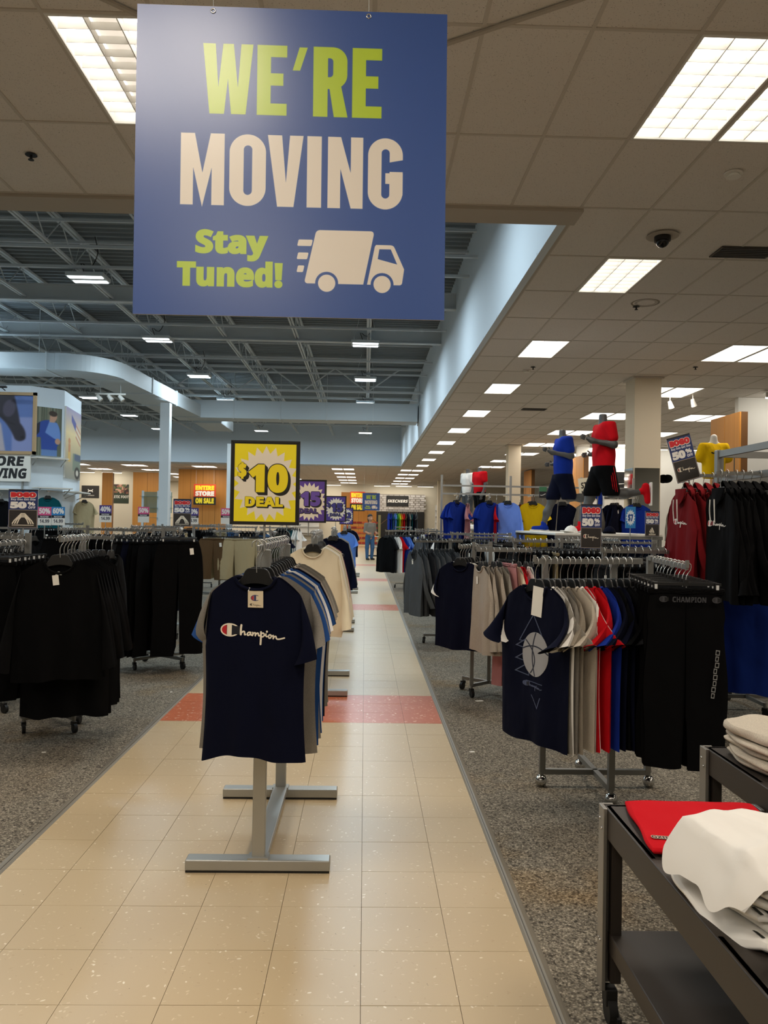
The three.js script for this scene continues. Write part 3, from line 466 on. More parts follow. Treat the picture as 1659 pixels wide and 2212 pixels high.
function topGeo(o, q = 1) {
  const S = topShape(o), nu = Math.round(12 * q), nv = Math.round(11 * q), list = [];
  for (const f of [true, false]) list.push(sheet(nu, nv, (a, b) => S.at(a * 2 - 1, b, f), !f));
  if (o.sleeve) {
    const long = o.sleeve === 'long', a0 = R(o.ang ?? (long ? 12 : 24)), L = o.sl ?? (long ? 0.58 : 0.21), cw = long ? 0.08 : (o.cw ?? 0.125);
    for (const s of [-1, 1]) {
      const a = s < 0 && o.angL !== undefined ? R(o.angL) : a0, tuck = s < 0 && o.angL !== undefined ? -0.22 : 0, A = [s * S.sw, S.yTip], U = [s * S.hw * 0.97, S.yU], C1 = [A[0] + s * Math.sin(a) * L, A[1] - Math.cos(a) * L], C2 = [C1[0] - s * Math.cos(a) * cw, C1[1] - Math.sin(a) * cw];
      const nt = Math.max(3, Math.round((long ? 9 : 5) * q)), ns = Math.max(4, Math.round(5 * q)), swing = (S.ph[s > 0 ? 1 : 2] - 3) * 0.012;
      for (const f of [1, -1]) list.push(sheet(ns, nt, (e, t) => {
        const bulge = Math.sin(t * Math.PI) * (long ? 0.012 : 0.008), p = [A[0] + (C1[0] - A[0]) * t + s * bulge, A[1] + (C1[1] - A[1]) * t], b = [U[0] + (C2[0] - U[0]) * t, U[1] + (C2[1] - U[1]) * t];
        const z = f * (0.014 + (long ? 0.014 : 0.03) * t) * Math.pow(Math.sin(Math.PI * e), 0.6) + swing * t * t * 4 + tuck * t + (long ? 0.006 * Math.sin(t * 9 + S.ph[0]) : 0);
        return [p[0] + (b[0] - p[0]) * e, p[1] + (b[1] - p[1]) * e, z];
      }, f < 0 !== s < 0));
    }
  }
  if (o.hood) { // hood folded down behind the neck
    list.push(sheet(10, 7, (u, v) => { const t = (u - 0.5) * Math.PI, p = v * Math.PI; const x = Math.sin(t) * 0.12 * (0.5 + 0.5 * Math.sin(p)), y = NECK + 0.03 + 0.045 * Math.cos(p) - 0.05 * Math.abs(Math.sin(t)); return [x, y, -0.01 - 0.06 * Math.cos(t) * Math.sin(p)]; }));
    list.push(sheet(8, 4, (u, v) => { const t = (u - 0.5) * Math.PI * 0.9; return [Math.sin(t) * (0.1 - 0.02 * v), NECK + 0.025 - 0.1 * Math.cos(t) * v - 0.02 * v, 0.012 + 0.03 * Math.cos(t) * (0.6 + 0.4 * v)]; }));
  }
  return { geo: merge(list), S };
}
function collarGeo(S, q = 1) {
  const pts = []; for (let k = 0; k <= 12; k++) { const x = -S.nw + 2 * S.nw * k / 12; pts.push(V(x, S.yTop(x * 0.999, true) - 0.004, S.zFront(x * 0.96, S.yTop(x * 0.96, true) - 0.01) + 0.002)); }
  for (let k = 11; k > 0; k--) { const x = -S.nw + 2 * S.nw * k / 12; pts.push(V(x, S.yTop(x, false) - 0.002, -0.014)); }
  return tubeOf(pts, 0.0075, q > 1 ? 40 : 18, q > 1 ? 6 : 4, true);
}
function pantsGeo(o, q = 1) {
  const { len = 1.0, wa = 0.175, hip = 0.215, hem = 0.2, crotch = 0.28, seed = 1, thick = 0.026 } = o, r = rng(seed), ph = [r() * 6, r() * 6, r() * 6], list = [], y0 = -0.11;
  const outer = (v) => v < 0.2 ? wa + (hip - wa) * Math.sin(v / 0.2 * Math.PI / 2) : hip + (hem - hip) * (v - 0.2) / 0.8 + 0.008 * Math.sin(v * 9 + ph[0]);
  const inner = (v) => (v < crotch ? 0 : (v - crotch) * 0.03 + 0.004);
  for (const s of [-1, 1]) for (const f of [1, -1]) list.push(sheet(Math.max(4, Math.round(6 * q)), Math.round(12 * q), (u, v) => {
    const x = s * (inner(v) + (outer(v) - inner(v)) * u), z = f * thick * (0.4 + 0.6 * Math.min(1, v * 4)) * Math.pow(Math.sin(Math.PI * (0.02 + 0.96 * u)), 0.5) + 0.014 * v * Math.sin(ph[1] + 7 * x * 4 + 2 * v) + 0.02 * v * s * Math.sin(ph[2]);
    return [x, y0 - v * len * (1 + s * 0.012 * Math.sin(ph[0])), z];
  }, f < 0 !== s < 0));
  return merge(list);
}
// hangers: black plastic shoulder hanger, clip hanger, wire hook
const hookGeo = merge([tubeOf([V(0.002, -0.11, 0), V(0, -0.06, 0), V(0.008, -0.036, 0), V(0.021, -0.016, 0), V(0.021, 0.008, 0), V(0, 0.02, 0), V(-0.02, 0.008, 0), V(-0.02, -0.008, 0)], 0.0023, 14, 4)]);
const hookLo = tubeOf([V(0, -0.1, 0), V(0.006, -0.03, 0), V(0.021, -0.006, 0), V(0, 0.02, 0), V(-0.021, -0.002, 0)], 0.003, 6, 3);
const hangerGeo = (() => {
  const s = new THREE.Shape(); s.moveTo(-0.032, -0.058); s.lineTo(0.032, -0.058); s.quadraticCurveTo(0.05, -0.06, 0.058, -0.09); s.lineTo(0.075, -0.108); s.lineTo(0.158, -0.149); s.lineTo(0.154, -0.162); s.lineTo(0.05, -0.122); s.quadraticCurveTo(0, -0.108, -0.05, -0.122); s.lineTo(-0.154, -0.162); s.lineTo(-0.158, -0.149); s.lineTo(-0.075, -0.108); s.lineTo(-0.058, -0.09); s.quadraticCurveTo(-0.05, -0.06, -0.032, -0.058);
  const g = new THREE.ExtrudeGeometry(s, { depth: 0.006, bevelEnabled: true, bevelSize: 0.002, bevelThickness: 0.0015, bevelSegments: 1, curveSegments: 4 }); return g.translate(0, -0.037, -0.003 - 0.006);
})();
const clipGeo = (() => merge([cb(0, -0.085, 0, 0.32, 0.014, 0.008), cb(0, -0.08, 0, 0.02, 0.03, 0.009), cb(-0.14, -0.1, 0, 0.022, 0.045, 0.022), cb(0.14, -0.1, 0, 0.022, 0.045, 0.022)]))();
const clipPinGeo = merge([cb(-0.14, -0.098, 0.012, 0.012, 0.022, 0.006), cb(0.14, -0.098, 0.012, 0.012, 0.022, 0.006)]);
const tagGeo = cb(0, 0, 0, 0.035, 0.06, 0.0015);

const KIND = {
  tee: { sleeve: 'short', len: 0.72 }, longtee: { sleeve: 'long', len: 0.72 }, sweat: { sleeve: 'long', len: 0.68, thick: 0.032, fold: 0.016, hw: 0.27, dipF: 0.05 }, hoodie: { sleeve: 'long', len: 0.7, thick: 0.036, fold: 0.018, hw: 0.27, hood: true, dipF: 0.06 },
  polo: { sleeve: 'short', len: 0.78, dipF: 0.09, hw: 0.26 }, jersey: { sleeve: 'short', len: 0.78, hw: 0.27, fold: 0.02 }, jacket: { sleeve: 'long', len: 0.74, thick: 0.04, fold: 0.02, hw: 0.27, dipF: 0.1 },
  pants: { pants: true, len: 1.0 }, cargo: { pants: true, len: 0.62, hip: 0.24, hem: 0.235, wa: 0.19, crotch: 0.42 }, shorts: { pants: true, len: 0.55, hem: 0.24, hip: 0.225, crotch: 0.5 }, slacks: { pants: true, len: 0.84, hem: 0.185, wa: 0.16, hip: 0.18, crotch: 0.72 }, talltee: { sleeve: 'short', len: 0.79, hw: 0.25 }, coat: { sleeve: 'long', len: 0.98, thick: 0.04, fold: 0.02, hw: 0.26 },
};
const WORDS = { tee: 'T-shirt', longtee: 'long-sleeved shirt', sweat: 'sweatshirt', hoodie: 'hoodie', polo: 'polo shirt', jersey: 'jersey', jacket: 'jacket', pants: 'trousers', cargo: 'cargo shorts', shorts: 'shorts', slacks: 'track pants', talltee: 'T-shirt', coat: 'long jacket' };
const NAMES = { tee: 't_shirt', longtee: 'long_sleeve_shirt', sweat: 'sweatshirt', hoodie: 'hoodie', polo: 'polo_shirt', jersey: 'jersey', jacket: 'jacket', pants: 'trousers', cargo: 'cargo_shorts', shorts: 'shorts', slacks: 'track_pants', talltee: 't_shirt', coat: 'long_jacket' };
const COLORWORD = { navy: 'navy', black: 'black', jet: 'black', charcoal: 'charcoal', grey: 'light grey', heather: 'grey', beige: 'beige', cream: 'cream', white: 'white', blue: 'blue', royal: 'royal blue', red: 'red', maroon: 'maroon', pink: 'pink', teal: 'teal', olive: 'olive', khaki: 'khaki', brown: 'brown', yellow: 'mustard yellow', gold: 'bright yellow', sky: 'sky blue', lilac: 'pale blue', green: 'green', lime: 'lime', orange: 'orange', denim: 'denim blue', slate: 'dark grey', ivory: 'ivory', oatmeal: 'oatmeal', polo: 'deep blue', forest: 'dark green', plum: 'dark purple' };
const geoCache = new Map();
function proto(kind, variant, q) {
  const key = kind + variant + '/' + q;
  if (!geoCache.has(key)) { const o = { ...KIND[kind], seed: 100 + variant * 17 + kind.length * 3 }; if (o.pants) geoCache.set(key, { geo: pantsGeo(o, q), o }); else { const t = topGeo(o, q); geoCache.set(key, { ...t, collar: q >= 0.9 ? collarGeo(t.S, q) : null, o }); } }
  return geoCache.get(key);
}
const PANTSBAND = cb(0, -0.118, 0, 0.352, 0.03, 0.03, 0.008);
function garment(kind, color, [x, y, D], yaw, { q = 1, variant = 0, label, group, tags = false, own = null } = {}) {
  const p = own || proto(kind, variant, q), t = thing(NAMES[kind], label, WORDS[kind], [x, y, D], yaw, group), c = cloth(color);
  if (p.o.pants) {
    part(t, 'leg_fabric', p.geo, c); if (q >= 0.7) part(t, 'waistband', PANTSBAND, c);
    const h = part(t, 'clip_hanger', clipGeo, M.hanger); part(h, 'hook', q >= 0.7 ? hookGeo : hookLo, M.hook); part(h, 'clip_pin', clipPinGeo, M.clear);
  } else {
    part(t, 'shirt_fabric', p.geo, c); if (p.collar) part(t, 'collar', p.collar, c);
    const h = part(t, 'hanger', hangerGeo, M.hanger); part(h, 'hook', q >= 0.7 ? hookGeo : hookLo, M.hook);
  }
  if (tags) { const g = part(t, 'hang_tag', tagGeo, M.tagWhite); g.position.set(p.o.pants ? 0.12 : -0.02, p.o.pants ? -0.2 : NECK - 0.12, p.o.pants ? 0.034 : (p.S ? p.S.zFront(-0.02, NECK - 0.12) + 0.004 : 0.04)); g.rotation.z = 0.12; }
  return { t, p };
}
// print on a garment's front: a patch that follows the cloth
function printOn(g, tex, x0, x1, y0, y1, name = 'print', lift = 0.0022) {
  const S = g.p.S, geo = sheet(20, 10, (u, v) => { const x = x0 + (x1 - x0) * u, y = y0 + (y1 - y0) * v; return [x, y, S.zFront(x, y) + lift]; }), uv = geo.attributes.uv;
  for (let j = 0, i = 0; j <= 10; j++) for (let k = 0; k <= 20; k++, i++) uv.setXY(i, k / 20, j / 10);
  return part(g.t, name, geo, new THREE.MeshStandardMaterial({ map: tex, transparent: true, alphaTest: 0.01, roughness: 0.7, side: THREE.DoubleSide }));
}
const T_CHAMP = canvasTex(1024, 320, (g) => { g.clearRect(0, 0, 1024, 320); championScript(g, 16, 16, 990, '#efe6d2', '#b91424', '#0a0e1c'); });
const T_CHAMP_DARK = canvasTex(512, 160, (g) => { championScript(g, 8, 8, 495, '#e9e4da', '#b91424', '#6d1217'); });
const T_CBIG = canvasTex(128, 96, (g) => emblemC(g, 6, 8, 116, 80, '#f1ece0', '#b91424', '#0a0e1c'));
const T_CSMALL = canvasTex(64, 48, (g) => emblemC(g, 4, 4, 54, 38, '#e9e6de', '#a8202c', '#26355f'));
const T_TAG = canvasTex(128, 128, (g, w, h) => { g.fillStyle = '#dccdae'; g.fillRect(0, 0, w, h); emblemC(g, 24, 30, 76, 48, '#3a3f66', '#b0303a', '#dccdae'); championScript(g, 16, 96, 96, '#4a3f34', '#4a3f34', '#dccdae'); });

// ---------------------------------------------------------------- racks
const wheelG = merge([new THREE.CylinderGeometry(0.032, 0.032, 0.022, 14).rotateZ(Math.PI / 2).translate(0, 0.032, 0.012), cb(0, 0.062, 0, 0.03, 0.026, 0.04)]);
const ballG = new THREE.SphereGeometry(0.034, 20, 14).translate(0, 0.034, 0);
function caster(t, x, z, ball, turn = 0) { const c = part(t, 'caster', ball ? ballG : wheelG, ball ? M.chrome : M.rubber); c.position.set(x, 0, z); c.rotation.y = turn; return c; }
// rack with a cross base, uprights at given spots and hanging arms; coordinates are world x, D
function rack(label, cx, cD, { arms, posts = [[0, 0]], feet = [[0.3, 0], [-0.3, 0], [0, 0.3], [0, -0.3]], ball = false, m = M.rackGrey, h = 1.33, turn = 0, thick = 0.03 }) {
  const t = thing('clothes_rack', label, 'clothes rack', [cx, 0, cD], turn), y0 = ball ? 0.085 : 0.1, w2 = (x, D) => [x - cx, -(D - cD)];
  for (const [fx, fz] of feet) { part(t, 'base_bar', bar(V(0, y0, 0), V(fx, y0, fz), thick * 0.9, thick * 0.9), m); caster(t, fx, fz, ball, fx + fz * 3); part(t, 'foot', rod(V(fx, y0 - 0.03, fz), V(fx, y0 + 0.015, fz), 0.012, 8), m); }
  for (const [px, pz] of posts) part(t, 'upright', bar(V(px, y0, pz), V(px, h + 0.02, pz), thick, thick), m);
  for (const a of arms) {
    const [ax, az] = w2(a.x0, a.D0), [bxx, bz] = w2(a.x1, a.D1), h1 = a.h1 ?? a.h ?? h, h0 = a.h0 ?? a.h ?? h;
    const p = posts.reduce((m2, q) => Math.hypot(q[0] - ax, q[1] - az) < Math.hypot(m2[0] - ax, m2[1] - az) ? q : m2, posts[0]);
    if (Math.hypot(p[0] - ax, p[1] - az) > 0.03) part(t, 'arm_bracket', bar(V(p[0], h0, p[1]), V(ax, h0, az), 0.022, 0.026), m);
    part(t, 'arm', bar(V(ax, h0 - 0.004, az), V(bxx, h1 - 0.004, bz), 0.012, 0.026), m);
    part(t, 'arm_stop', cb(bxx, h1 + 0.01, bz, 0.014, 0.035, 0.014), m);
  }
  return t;
}
// fill an arm with garments; the first item hangs at the outer end
function fill(a, spec, { pitch = 0.036, q = 1, where, group, yawJ = 0.06, yaw0 = 0, tags = 0.3, seed = 1, first = 0.02, h = 1.33, count = 'from the outer end' } = {}) {
  const items = []; for (const s of spec.split(' ')) { const [kc, n] = s.split('*'), [k, c] = kc.split(':'); for (let i = 0; i < (n ? +n : 1); i++) items.push([k, c]); }
  const L = Math.hypot(a.x1 - a.x0, a.D1 - a.D0), dx = (a.x0 - a.x1) / L, dD = (a.D0 - a.D1) / L, r = rng(seed * 31 + 7), out = [];
  const yaw = Math.atan2(a.x1 - a.x0, -(a.D1 - a.D0)), y1 = a.h1 ?? a.h ?? h, y0 = a.h0 ?? a.h ?? h;
  const mine = Math.min(pitch, (L - first - 0.01) / Math.max(1, items.length - 1));
  items.forEach(([k, c], i) => {
    const s = first + i * mine + (r() - 0.5) * mine * 0.3, f = s / L;
    out.push(garment(k, c, [a.x1 + dx * s, y1 + (y0 - y1) * f, a.D1 + dD * s], yaw + (i === 0 ? yaw0 : yaw0 * Math.exp(-i / 3)) + (r() - 0.5) * 2 * yawJ, { q: i === 0 && q >= 1 ? q * 1.3 : q, variant: Math.floor(r() * 3), label: `${COLORWORD[c]} ${WORDS[k]}, ${ORD[i]} ${count}, ${where}`, group: group || 'garments on ' + where, tags: r() < tags }));
  });
  return out;
}
// ---------------------------------------------------------------- T-stands down the middle of the aisle
function signCard(name, tex, w, h, pos, turn, label, category = 'sign', stem = 0, tilt = 0, group) {
  const t = thing(name, label, category, pos, turn, group); t.rotation.z = tilt;
  printed(t, tex, w, h, 0.005, 0.4); if (stem > 0) part(t, 'stem', rod(V(0, -h / 2, -0.004), V(0, -h / 2 - stem, -0.004), 0.005, 6), M.silver);
  if (stem === 'floor') { part(t, 'stem', rod(V(0, -h / 2, -0.006), V(0, -pos[1] + 0.01, -0.006), 0.006, 6), M.silver); part(t, 'stand_base', new THREE.CylinderGeometry(0.09, 0.1, 0.012, 16).translate(0, -pos[1] + 0.006, -0.006), M.silver); }
  if (stem === 'ceiling') for (const q of [-0.4, 0.4]) part(t, 'hanging_wire', rod(V(q * w, h / 2 - 0.01, 0), V(q * w, CEIL - pos[1], 0), 0.004, 4), M.steel);
  return t;
}
function tStand(off, label, where, spec, opt) {
  const x = -0.425, h = 1.362, t = thing('t_stand_rack', label, 'clothes rack', [x, 0, 3.33 + off]), z2 = -0.87;
  for (const z of [0, z2]) { part(t, 'foot_bar', cb(0, 0.03, z, 0.605, 0.045, 0.07, 0.006), M.silver); part(t, 'foot_pad', cb(0, 0.004, z, 0.6, 0.008, 0.066), M.rubber); part(t, 'upright', cb(0, h / 2 + 0.02, z, 0.055, h - 0.06, 0.03, 0.004), M.silver); part(t, 'post_plate', cb(0, 0.056, z, 0.085, 0.008, 0.06), M.silver); }
  part(t, 'base_rail', cb(0, 0.045, z2 / 2, 0.075, 0.03, -z2 - 0.05, 0.005), M.silver);
  part(t, 'hang_rail', cb(0, h, z2 / 2 + 0.02, 0.014, 0.03, 1.2, 0.004), M.chrome);
  const a = { x0: x, D0: 4.4 + off, x1: x, D1: 3.1 + off, h: h + 0.015 };
  return fill(a, spec, { where, pitch: 0.095, tags: 0, yawJ: 0.1, ...opt });
}
{
  const g1 = tStand(0, 'silver T-stand rack in the aisle holding navy, grey and blue T-shirts', 'on the nearest aisle stand', 'tee:heather tee:blue tee:grey tee:blue tee:white tee:blue tee:navy tee:oatmeal tee:heather tee:grey tee:heather', { seed: 3, first: 0.13, q: 1.3, yaw0: -0.12, count: 'behind the navy one' });
  // the navy shirt at the front, cut larger and modelled finer
  const own = topGeo({ sleeve: 'short', len: 0.735, hw: 0.222, sw: 0.195, nw: 0.088, dipF: 0.05, dipB: 0.008, drop: 0.072, thick: 0.03, fold: 0.007, seed: 11, skew: 0.4, sl: 0.25, ang: 17, cw: 0.1, angL: 1, arc: 0.022 }, 3);
  own.o = {}; own.collar = collarGeo(own.S, 2);
  const hero = garment('tee', 'navy', [-0.43, 1.377, 3.13], -0.3, { q: 2, own, label: 'navy T-shirt with Champion script print, front of the nearest aisle stand', group: undefined });
  printOn(hero, T_CHAMP, -0.148, 0.143, NECK - 0.275, NECK - 0.185, 'script_print');
  const tg = part(hero.t, 'hang_tag', new THREE.BoxGeometry(0.066, 0.066, 0.0015), [M.board, M.board, M.board, M.board, new THREE.MeshStandardMaterial({ map: T_TAG, roughness: 0.6 }), M.board]); tg.position.set(0.005, NECK - 0.09, own.S.zFront(0.005, NECK - 0.09) + 0.006); tg.rotation.z = 0.02;
  part(hero.t, 'tag_string', rod(V(-0.022, NECK - 0.045, own.S.zFront(0, NECK - 0.07) + 0.004), V(-0.026, NECK - 0.06, own.S.zFront(0, NECK - 0.07) + 0.008), 0.003, 5), M.whitePlastic);
  tStand(3.3, 'silver T-stand rack behind the first holding cream long-sleeved shirts', 'on the second aisle stand', 'longtee:cream*3 longtee:white*2 longtee:cream*2 longtee:grey longtee:cream*2 sweat:ivory sweat:pink', { seed: 4, first: 0.03, q: 1.2, yaw0: -0.1 });
  const g3 = tStand(7.2, 'silver T-stand rack with navy sweatshirts, third along the aisle', 'on the third aisle stand', 'sweat:navy*2 sweat:white sweat:black sweat:grey*2 sweat:white sweat:navy', { seed: 5, q: 1 });
  printOn(g3[0], T_CBIG, 0.06, 0.16, NECK - 0.26, NECK - 0.19, 'chest_emblem');
  tStand(12.8, 'silver T-stand rack with pale blue shirts, fourth along the aisle', 'on the fourth aisle stand', 'tee:sky*2 tee:white tee:sky tee:navy tee:white tee:lilac', { seed: 6, q: 0.8 });
  tStand(17.6, 'silver T-stand rack farthest along the aisle', 'on the farthest aisle stand', 'tee:navy tee:white tee:black tee:sky tee:navy', { seed: 7, q: 0.7 });
  const deal = [['#f0df1c', '10', '#efd91a', '#efd91a'], ['#5a3f97', '15', '#6a4fa8', '#4d3b7c'], ['#4d3a92', '15', '#3a3480', '#3c3a70'], ['#4d3a92', '12', '#3a3480', '#3c3a70']];
  [[-0.413, 1.63, 3.22, 'yellow sign reading $10 DEAL on the nearest aisle stand'], [-0.455, 1.635, 6.3, 'purple sign reading $15 DEAL just behind the yellow one'], [-0.395, 1.643, 10.5, 'smaller looking purple $15 DEAL sign on the third aisle stand'], [-0.385, 1.586, 16.1, 'purple $12 deal sign on the fourth aisle stand']].forEach(([x, y, d, lab], k) => {
    const t = signCard('deal_sign', dealSign(...deal[k]), 0.275, 0.338, [x, y, d], k ? -0.03 : 0.015, lab, 'sign', 0.11);
    part(t, 'sign_frame', merge([cb(0, 0.169, 0, 0.283, 0.008, 0.012), cb(0, -0.169, 0, 0.283, 0.008, 0.012), cb(0.1375, 0, 0, 0.008, 0.338, 0.012), cb(-0.1375, 0, 0, 0.008, 0.338, 0.012)]), M.black);
  });
}
// ---------------------------------------------------------------- racks on the right
{
  const A = { x0: 1.47, D0: 4.1, x1: 0.865, D1: 3.95, h: 1.295 }, B = { x0: 1.6, D0: 4.3, x1: 1.51, D1: 3.62, h0: 1.3, h1: 1.295 };
  rack('grey four-arm rack on chrome ball casters with T-shirts and black pants', 1.325, 4.41, { arms: [A, B], posts: [[-0.3, 0], [0.3, 0], [0, 0.29]], feet: [[-0.305, 0], [0.308, 0], [0, 0.295], [0, -0.3]], ball: true, h: 1.285, thick: 0.032 });
  const g = fill(A, 'talltee:navy talltee:white talltee:grey talltee:heather talltee:beige talltee:ivory talltee:white talltee:red talltee:red talltee:royal talltee:navy talltee:black talltee:navy talltee:black talltee:charcoal talltee:charcoal', { where: 'ball-castered rack, T-shirt arm', seed: 21, q: 1.3, yaw0: 0.2, yawJ: 0.1, tags: 0.2, first: 0.005 });
  // graphic on the navy shirt: line triangles and a ball
  const T_BALL = canvasTex(256, 512, (c, w, h) => {
    c.strokeStyle = '#46506e'; c.lineWidth = 4; c.beginPath(); c.moveTo(128, 10); c.lineTo(40, 160); c.lineTo(216, 160); c.closePath(); c.stroke(); for (let k = 0; k < 3; k++) { c.beginPath(); c.moveTo(20, 190 + k * 70); c.lineTo(110, 130 + k * 70); c.lineTo(110, 200 + k * 70); c.closePath(); c.stroke(); }
    c.beginPath(); c.ellipse(150, 220, 86, 118, 0, 0, 7); c.fillStyle = '#98989a'; c.fill(); c.strokeStyle = '#1a1f30'; c.lineWidth = 7; c.beginPath(); c.moveTo(66, 200); c.quadraticCurveTo(150, 150, 236, 210); c.moveTo(150, 104); c.quadraticCurveTo(110, 220, 152, 336); c.moveTo(84, 150); c.quadraticCurveTo(190, 240, 120, 325); c.stroke();
    c.strokeStyle = '#46506e'; c.lineWidth = 4; c.beginPath(); c.moveTo(90, 370); c.lineTo(210, 370); c.moveTo(128, 440); c.lineTo(180, 500); c.lineTo(200, 440); c.stroke(); championScript(c, 70, 372, 140, '#46506e', '#46506e', '#0a0e1c'); });
  printOn(g[0], T_BALL, -0.15, 0.15, NECK - 0.62, NECK - 0.14, 'ball_print');
  const lab = part(g[0].t, 'price_label', new THREE.BoxGeometry(0.075, 0.15, 0.001), M.tagWhite); lab.position.set(0.03, NECK - 0.08, g[0].p.S.zFront(0.03, NECK - 0.09) + 0.008); lab.rotation.z = -0.1;
  const pz = fill(B, 'slacks:jet*9', { where: 'ball-castered rack, front arm', seed: 22, q: 1.3, yawJ: 0.05, pitch: 0.07, tags: 0.2 });
  const T_BAND = canvasTex(512, 64, (c, w, h) => { c.clearRect(0, 0, w, h); fitText(c, 'CHAMPION', 150, 12, 230, 38, { fill: '#3a3a3e' }); emblemC(c, 60, 10, 60, 42, '#3a3a3e', '#2a2a2c', '#060607'); emblemC(c, 420, 10, 60, 42, '#3a3a3e', '#2a2a2c', '#060607'); });
  part(pz[0].t, 'waistband_print', (() => { const q = new THREE.PlaneGeometry(0.34, 0.042); return q.translate(0, -0.155, 0.036); })(), new THREE.MeshStandardMaterial({ map: T_BAND, transparent: true, alphaTest: 0.01, roughness: 0.8 }));
  const T_SIDE = canvasTex(64, 320, (c, w, h) => { c.strokeStyle = '#8a8a88'; c.lineWidth = 5; for (let k = 0; k < 8; k++) { c.strokeRect(14 + (k % 3) * 3, 8 + k * 38, 28 - (k % 2) * 6, 26); } });
  part(pz[0].t, 'leg_print', new THREE.PlaneGeometry(0.035, 0.24).rotateZ(-0.1).translate(0.125, -0.5, 0.046), new THREE.MeshStandardMaterial({ map: T_SIDE, transparent: true, alphaTest: 0.01, roughness: 0.8 }));

  const C = { x0: 1.02, D0: 6.85, x1: 0.78, D1: 6.42, h: 1.285 }, E = { x0: 1.36, D0: 6.3, x1: 0.9, D1: 6.22, h: 1.27 };
  rack('grey rack behind the ball-castered one with oatmeal sweatshirts', 1.1, 6.8, { arms: [C, E], posts: [[0, 0], [-0.17, 0.155]], feet: [[-0.17, 0.155], [0.17, -0.157], [0.2, 0.17], [-0.2, -0.17]], h: 1.3 });
  fill(C, 'tee:navy tee:white tee:black tee:heather tee:cream tee:navy tee:beige', { where: 'oatmeal sweatshirt rack, left arm', seed: 23, yaw0: -0.2, pitch: 0.06, tags: 0.4 });
  fill(E, 'sweat:oatmeal*2 sweat:oatmeal sweat:grey pants:pink tee:cream jersey:red tee:white jersey:navy', { where: 'oatmeal sweatshirt rack, front arm', seed: 24, yaw0: 0.05, pitch: 0.06, yawJ: 0.1 });
  const G = { x0: 1.2, D0: 9.55, x1: 0.58, D1: 9.2, h: 1.26 };
  rack('grey rack of dark grey jackets beside the tile aisle', 1.05, 9.6, { arms: [G], h: 1.27 });
  fill(G, 'jacket:slate*2 jacket:charcoal jacket:slate*3 jacket:charcoal jacket:slate', { where: 'dark grey jacket rack', seed: 25, pitch: 0.075, q: 0.9, yaw0: -0.2 });
  const H = { x0: 1.3, D0: 17.6, x1: 0.45, D1: 17.0, h: 1.29 };
  rack('silver rack of bright jerseys beside the far aisle', 1.0, 17.6, { arms: [H], h: 1.3, m: M.chrome });
  fill(H, 'jersey:black jersey:charcoal jersey:white*2 jersey:red jersey:royal jersey:sky jersey:sky jersey:navy jersey:white jersey:royal', { where: 'bright jersey rack', seed: 26, pitch: 0.08, q: 0.8, yaw0: 0.1 });
  // fields of racks behind: mostly black trousers
  [[2.35, 6.3, 'slacks:jet*6', 'slacks:black*4 pants:charcoal*2'], [2.0, 7.9, 'slacks:black*5 pants:khaki', 'slacks:jet*6'], [3.3, 7.5, 'pants:jet*6', 'pants:black*4 pants:navy*2'], [1.75, 10.4, 'jacket:black*3 tee:white*2 jacket:navy', 'slacks:jet*6'], [2.75, 9.3, 'slacks:jet*4 pants:maroon*2', 'pants:black*6'], [4.1, 8.9, 'pants:jet*6', 'jacket:black*6'],
    [1.5, 12.6, 'slacks:black*4 tee:denim*2', 'slacks:charcoal*3 tee:grey*3'], [1.35, 14.6, 'tee:slate*3 tee:black*3', 'tee:white*3 tee:navy*3'], [4.6, 10.9, 'jacket:navy*3 jacket:jet*3', 'pants:black*6'], [1.7, 21.0, 'tee:black*2 tee:white*2 tee:royal*2', 'tee:navy*6'], [1.35, 25.5, 'pants:black*6', 'jersey:black*4 jersey:white*2']].forEach(([x, D, s1, s2], k) => {
    const P = { x0: x + 0.02, D0: D, x1: x - 0.36, D1: D - 0.08, h: 1.3 + (k % 3) * 0.02 }, Q = { x0: x + 0.1, D0: D - 0.05, x1: x + 0.14, D1: D - 0.48, h: 1.3 + (k % 3) * 0.02 };
    const w = ['first', 'second', 'third', 'fourth', 'fifth', 'sixth', 'seventh', 'eighth', 'ninth', 'tenth', 'eleventh'][k];
    rack(`${w} rack in the crowd of racks right of the aisle`, x, D, { arms: [P, Q], h: 1.32 + (k % 3) * 0.02 });
    const q = D < 9 ? 0.9 : 0.7;
    fill(P, s1, { where: `left arm, ${w} crowded right-hand rack`, group: 'dark clothes crowding the racks on the right', seed: 40 + k, q, pitch: 0.06, tags: 0.2 });
    fill(Q, s2, { where: `front arm, ${w} crowded right-hand rack`, group: 'dark clothes crowding the racks on the right', seed: 60 + k, q, pitch: 0.07, tags: 0.3 });
  });
}
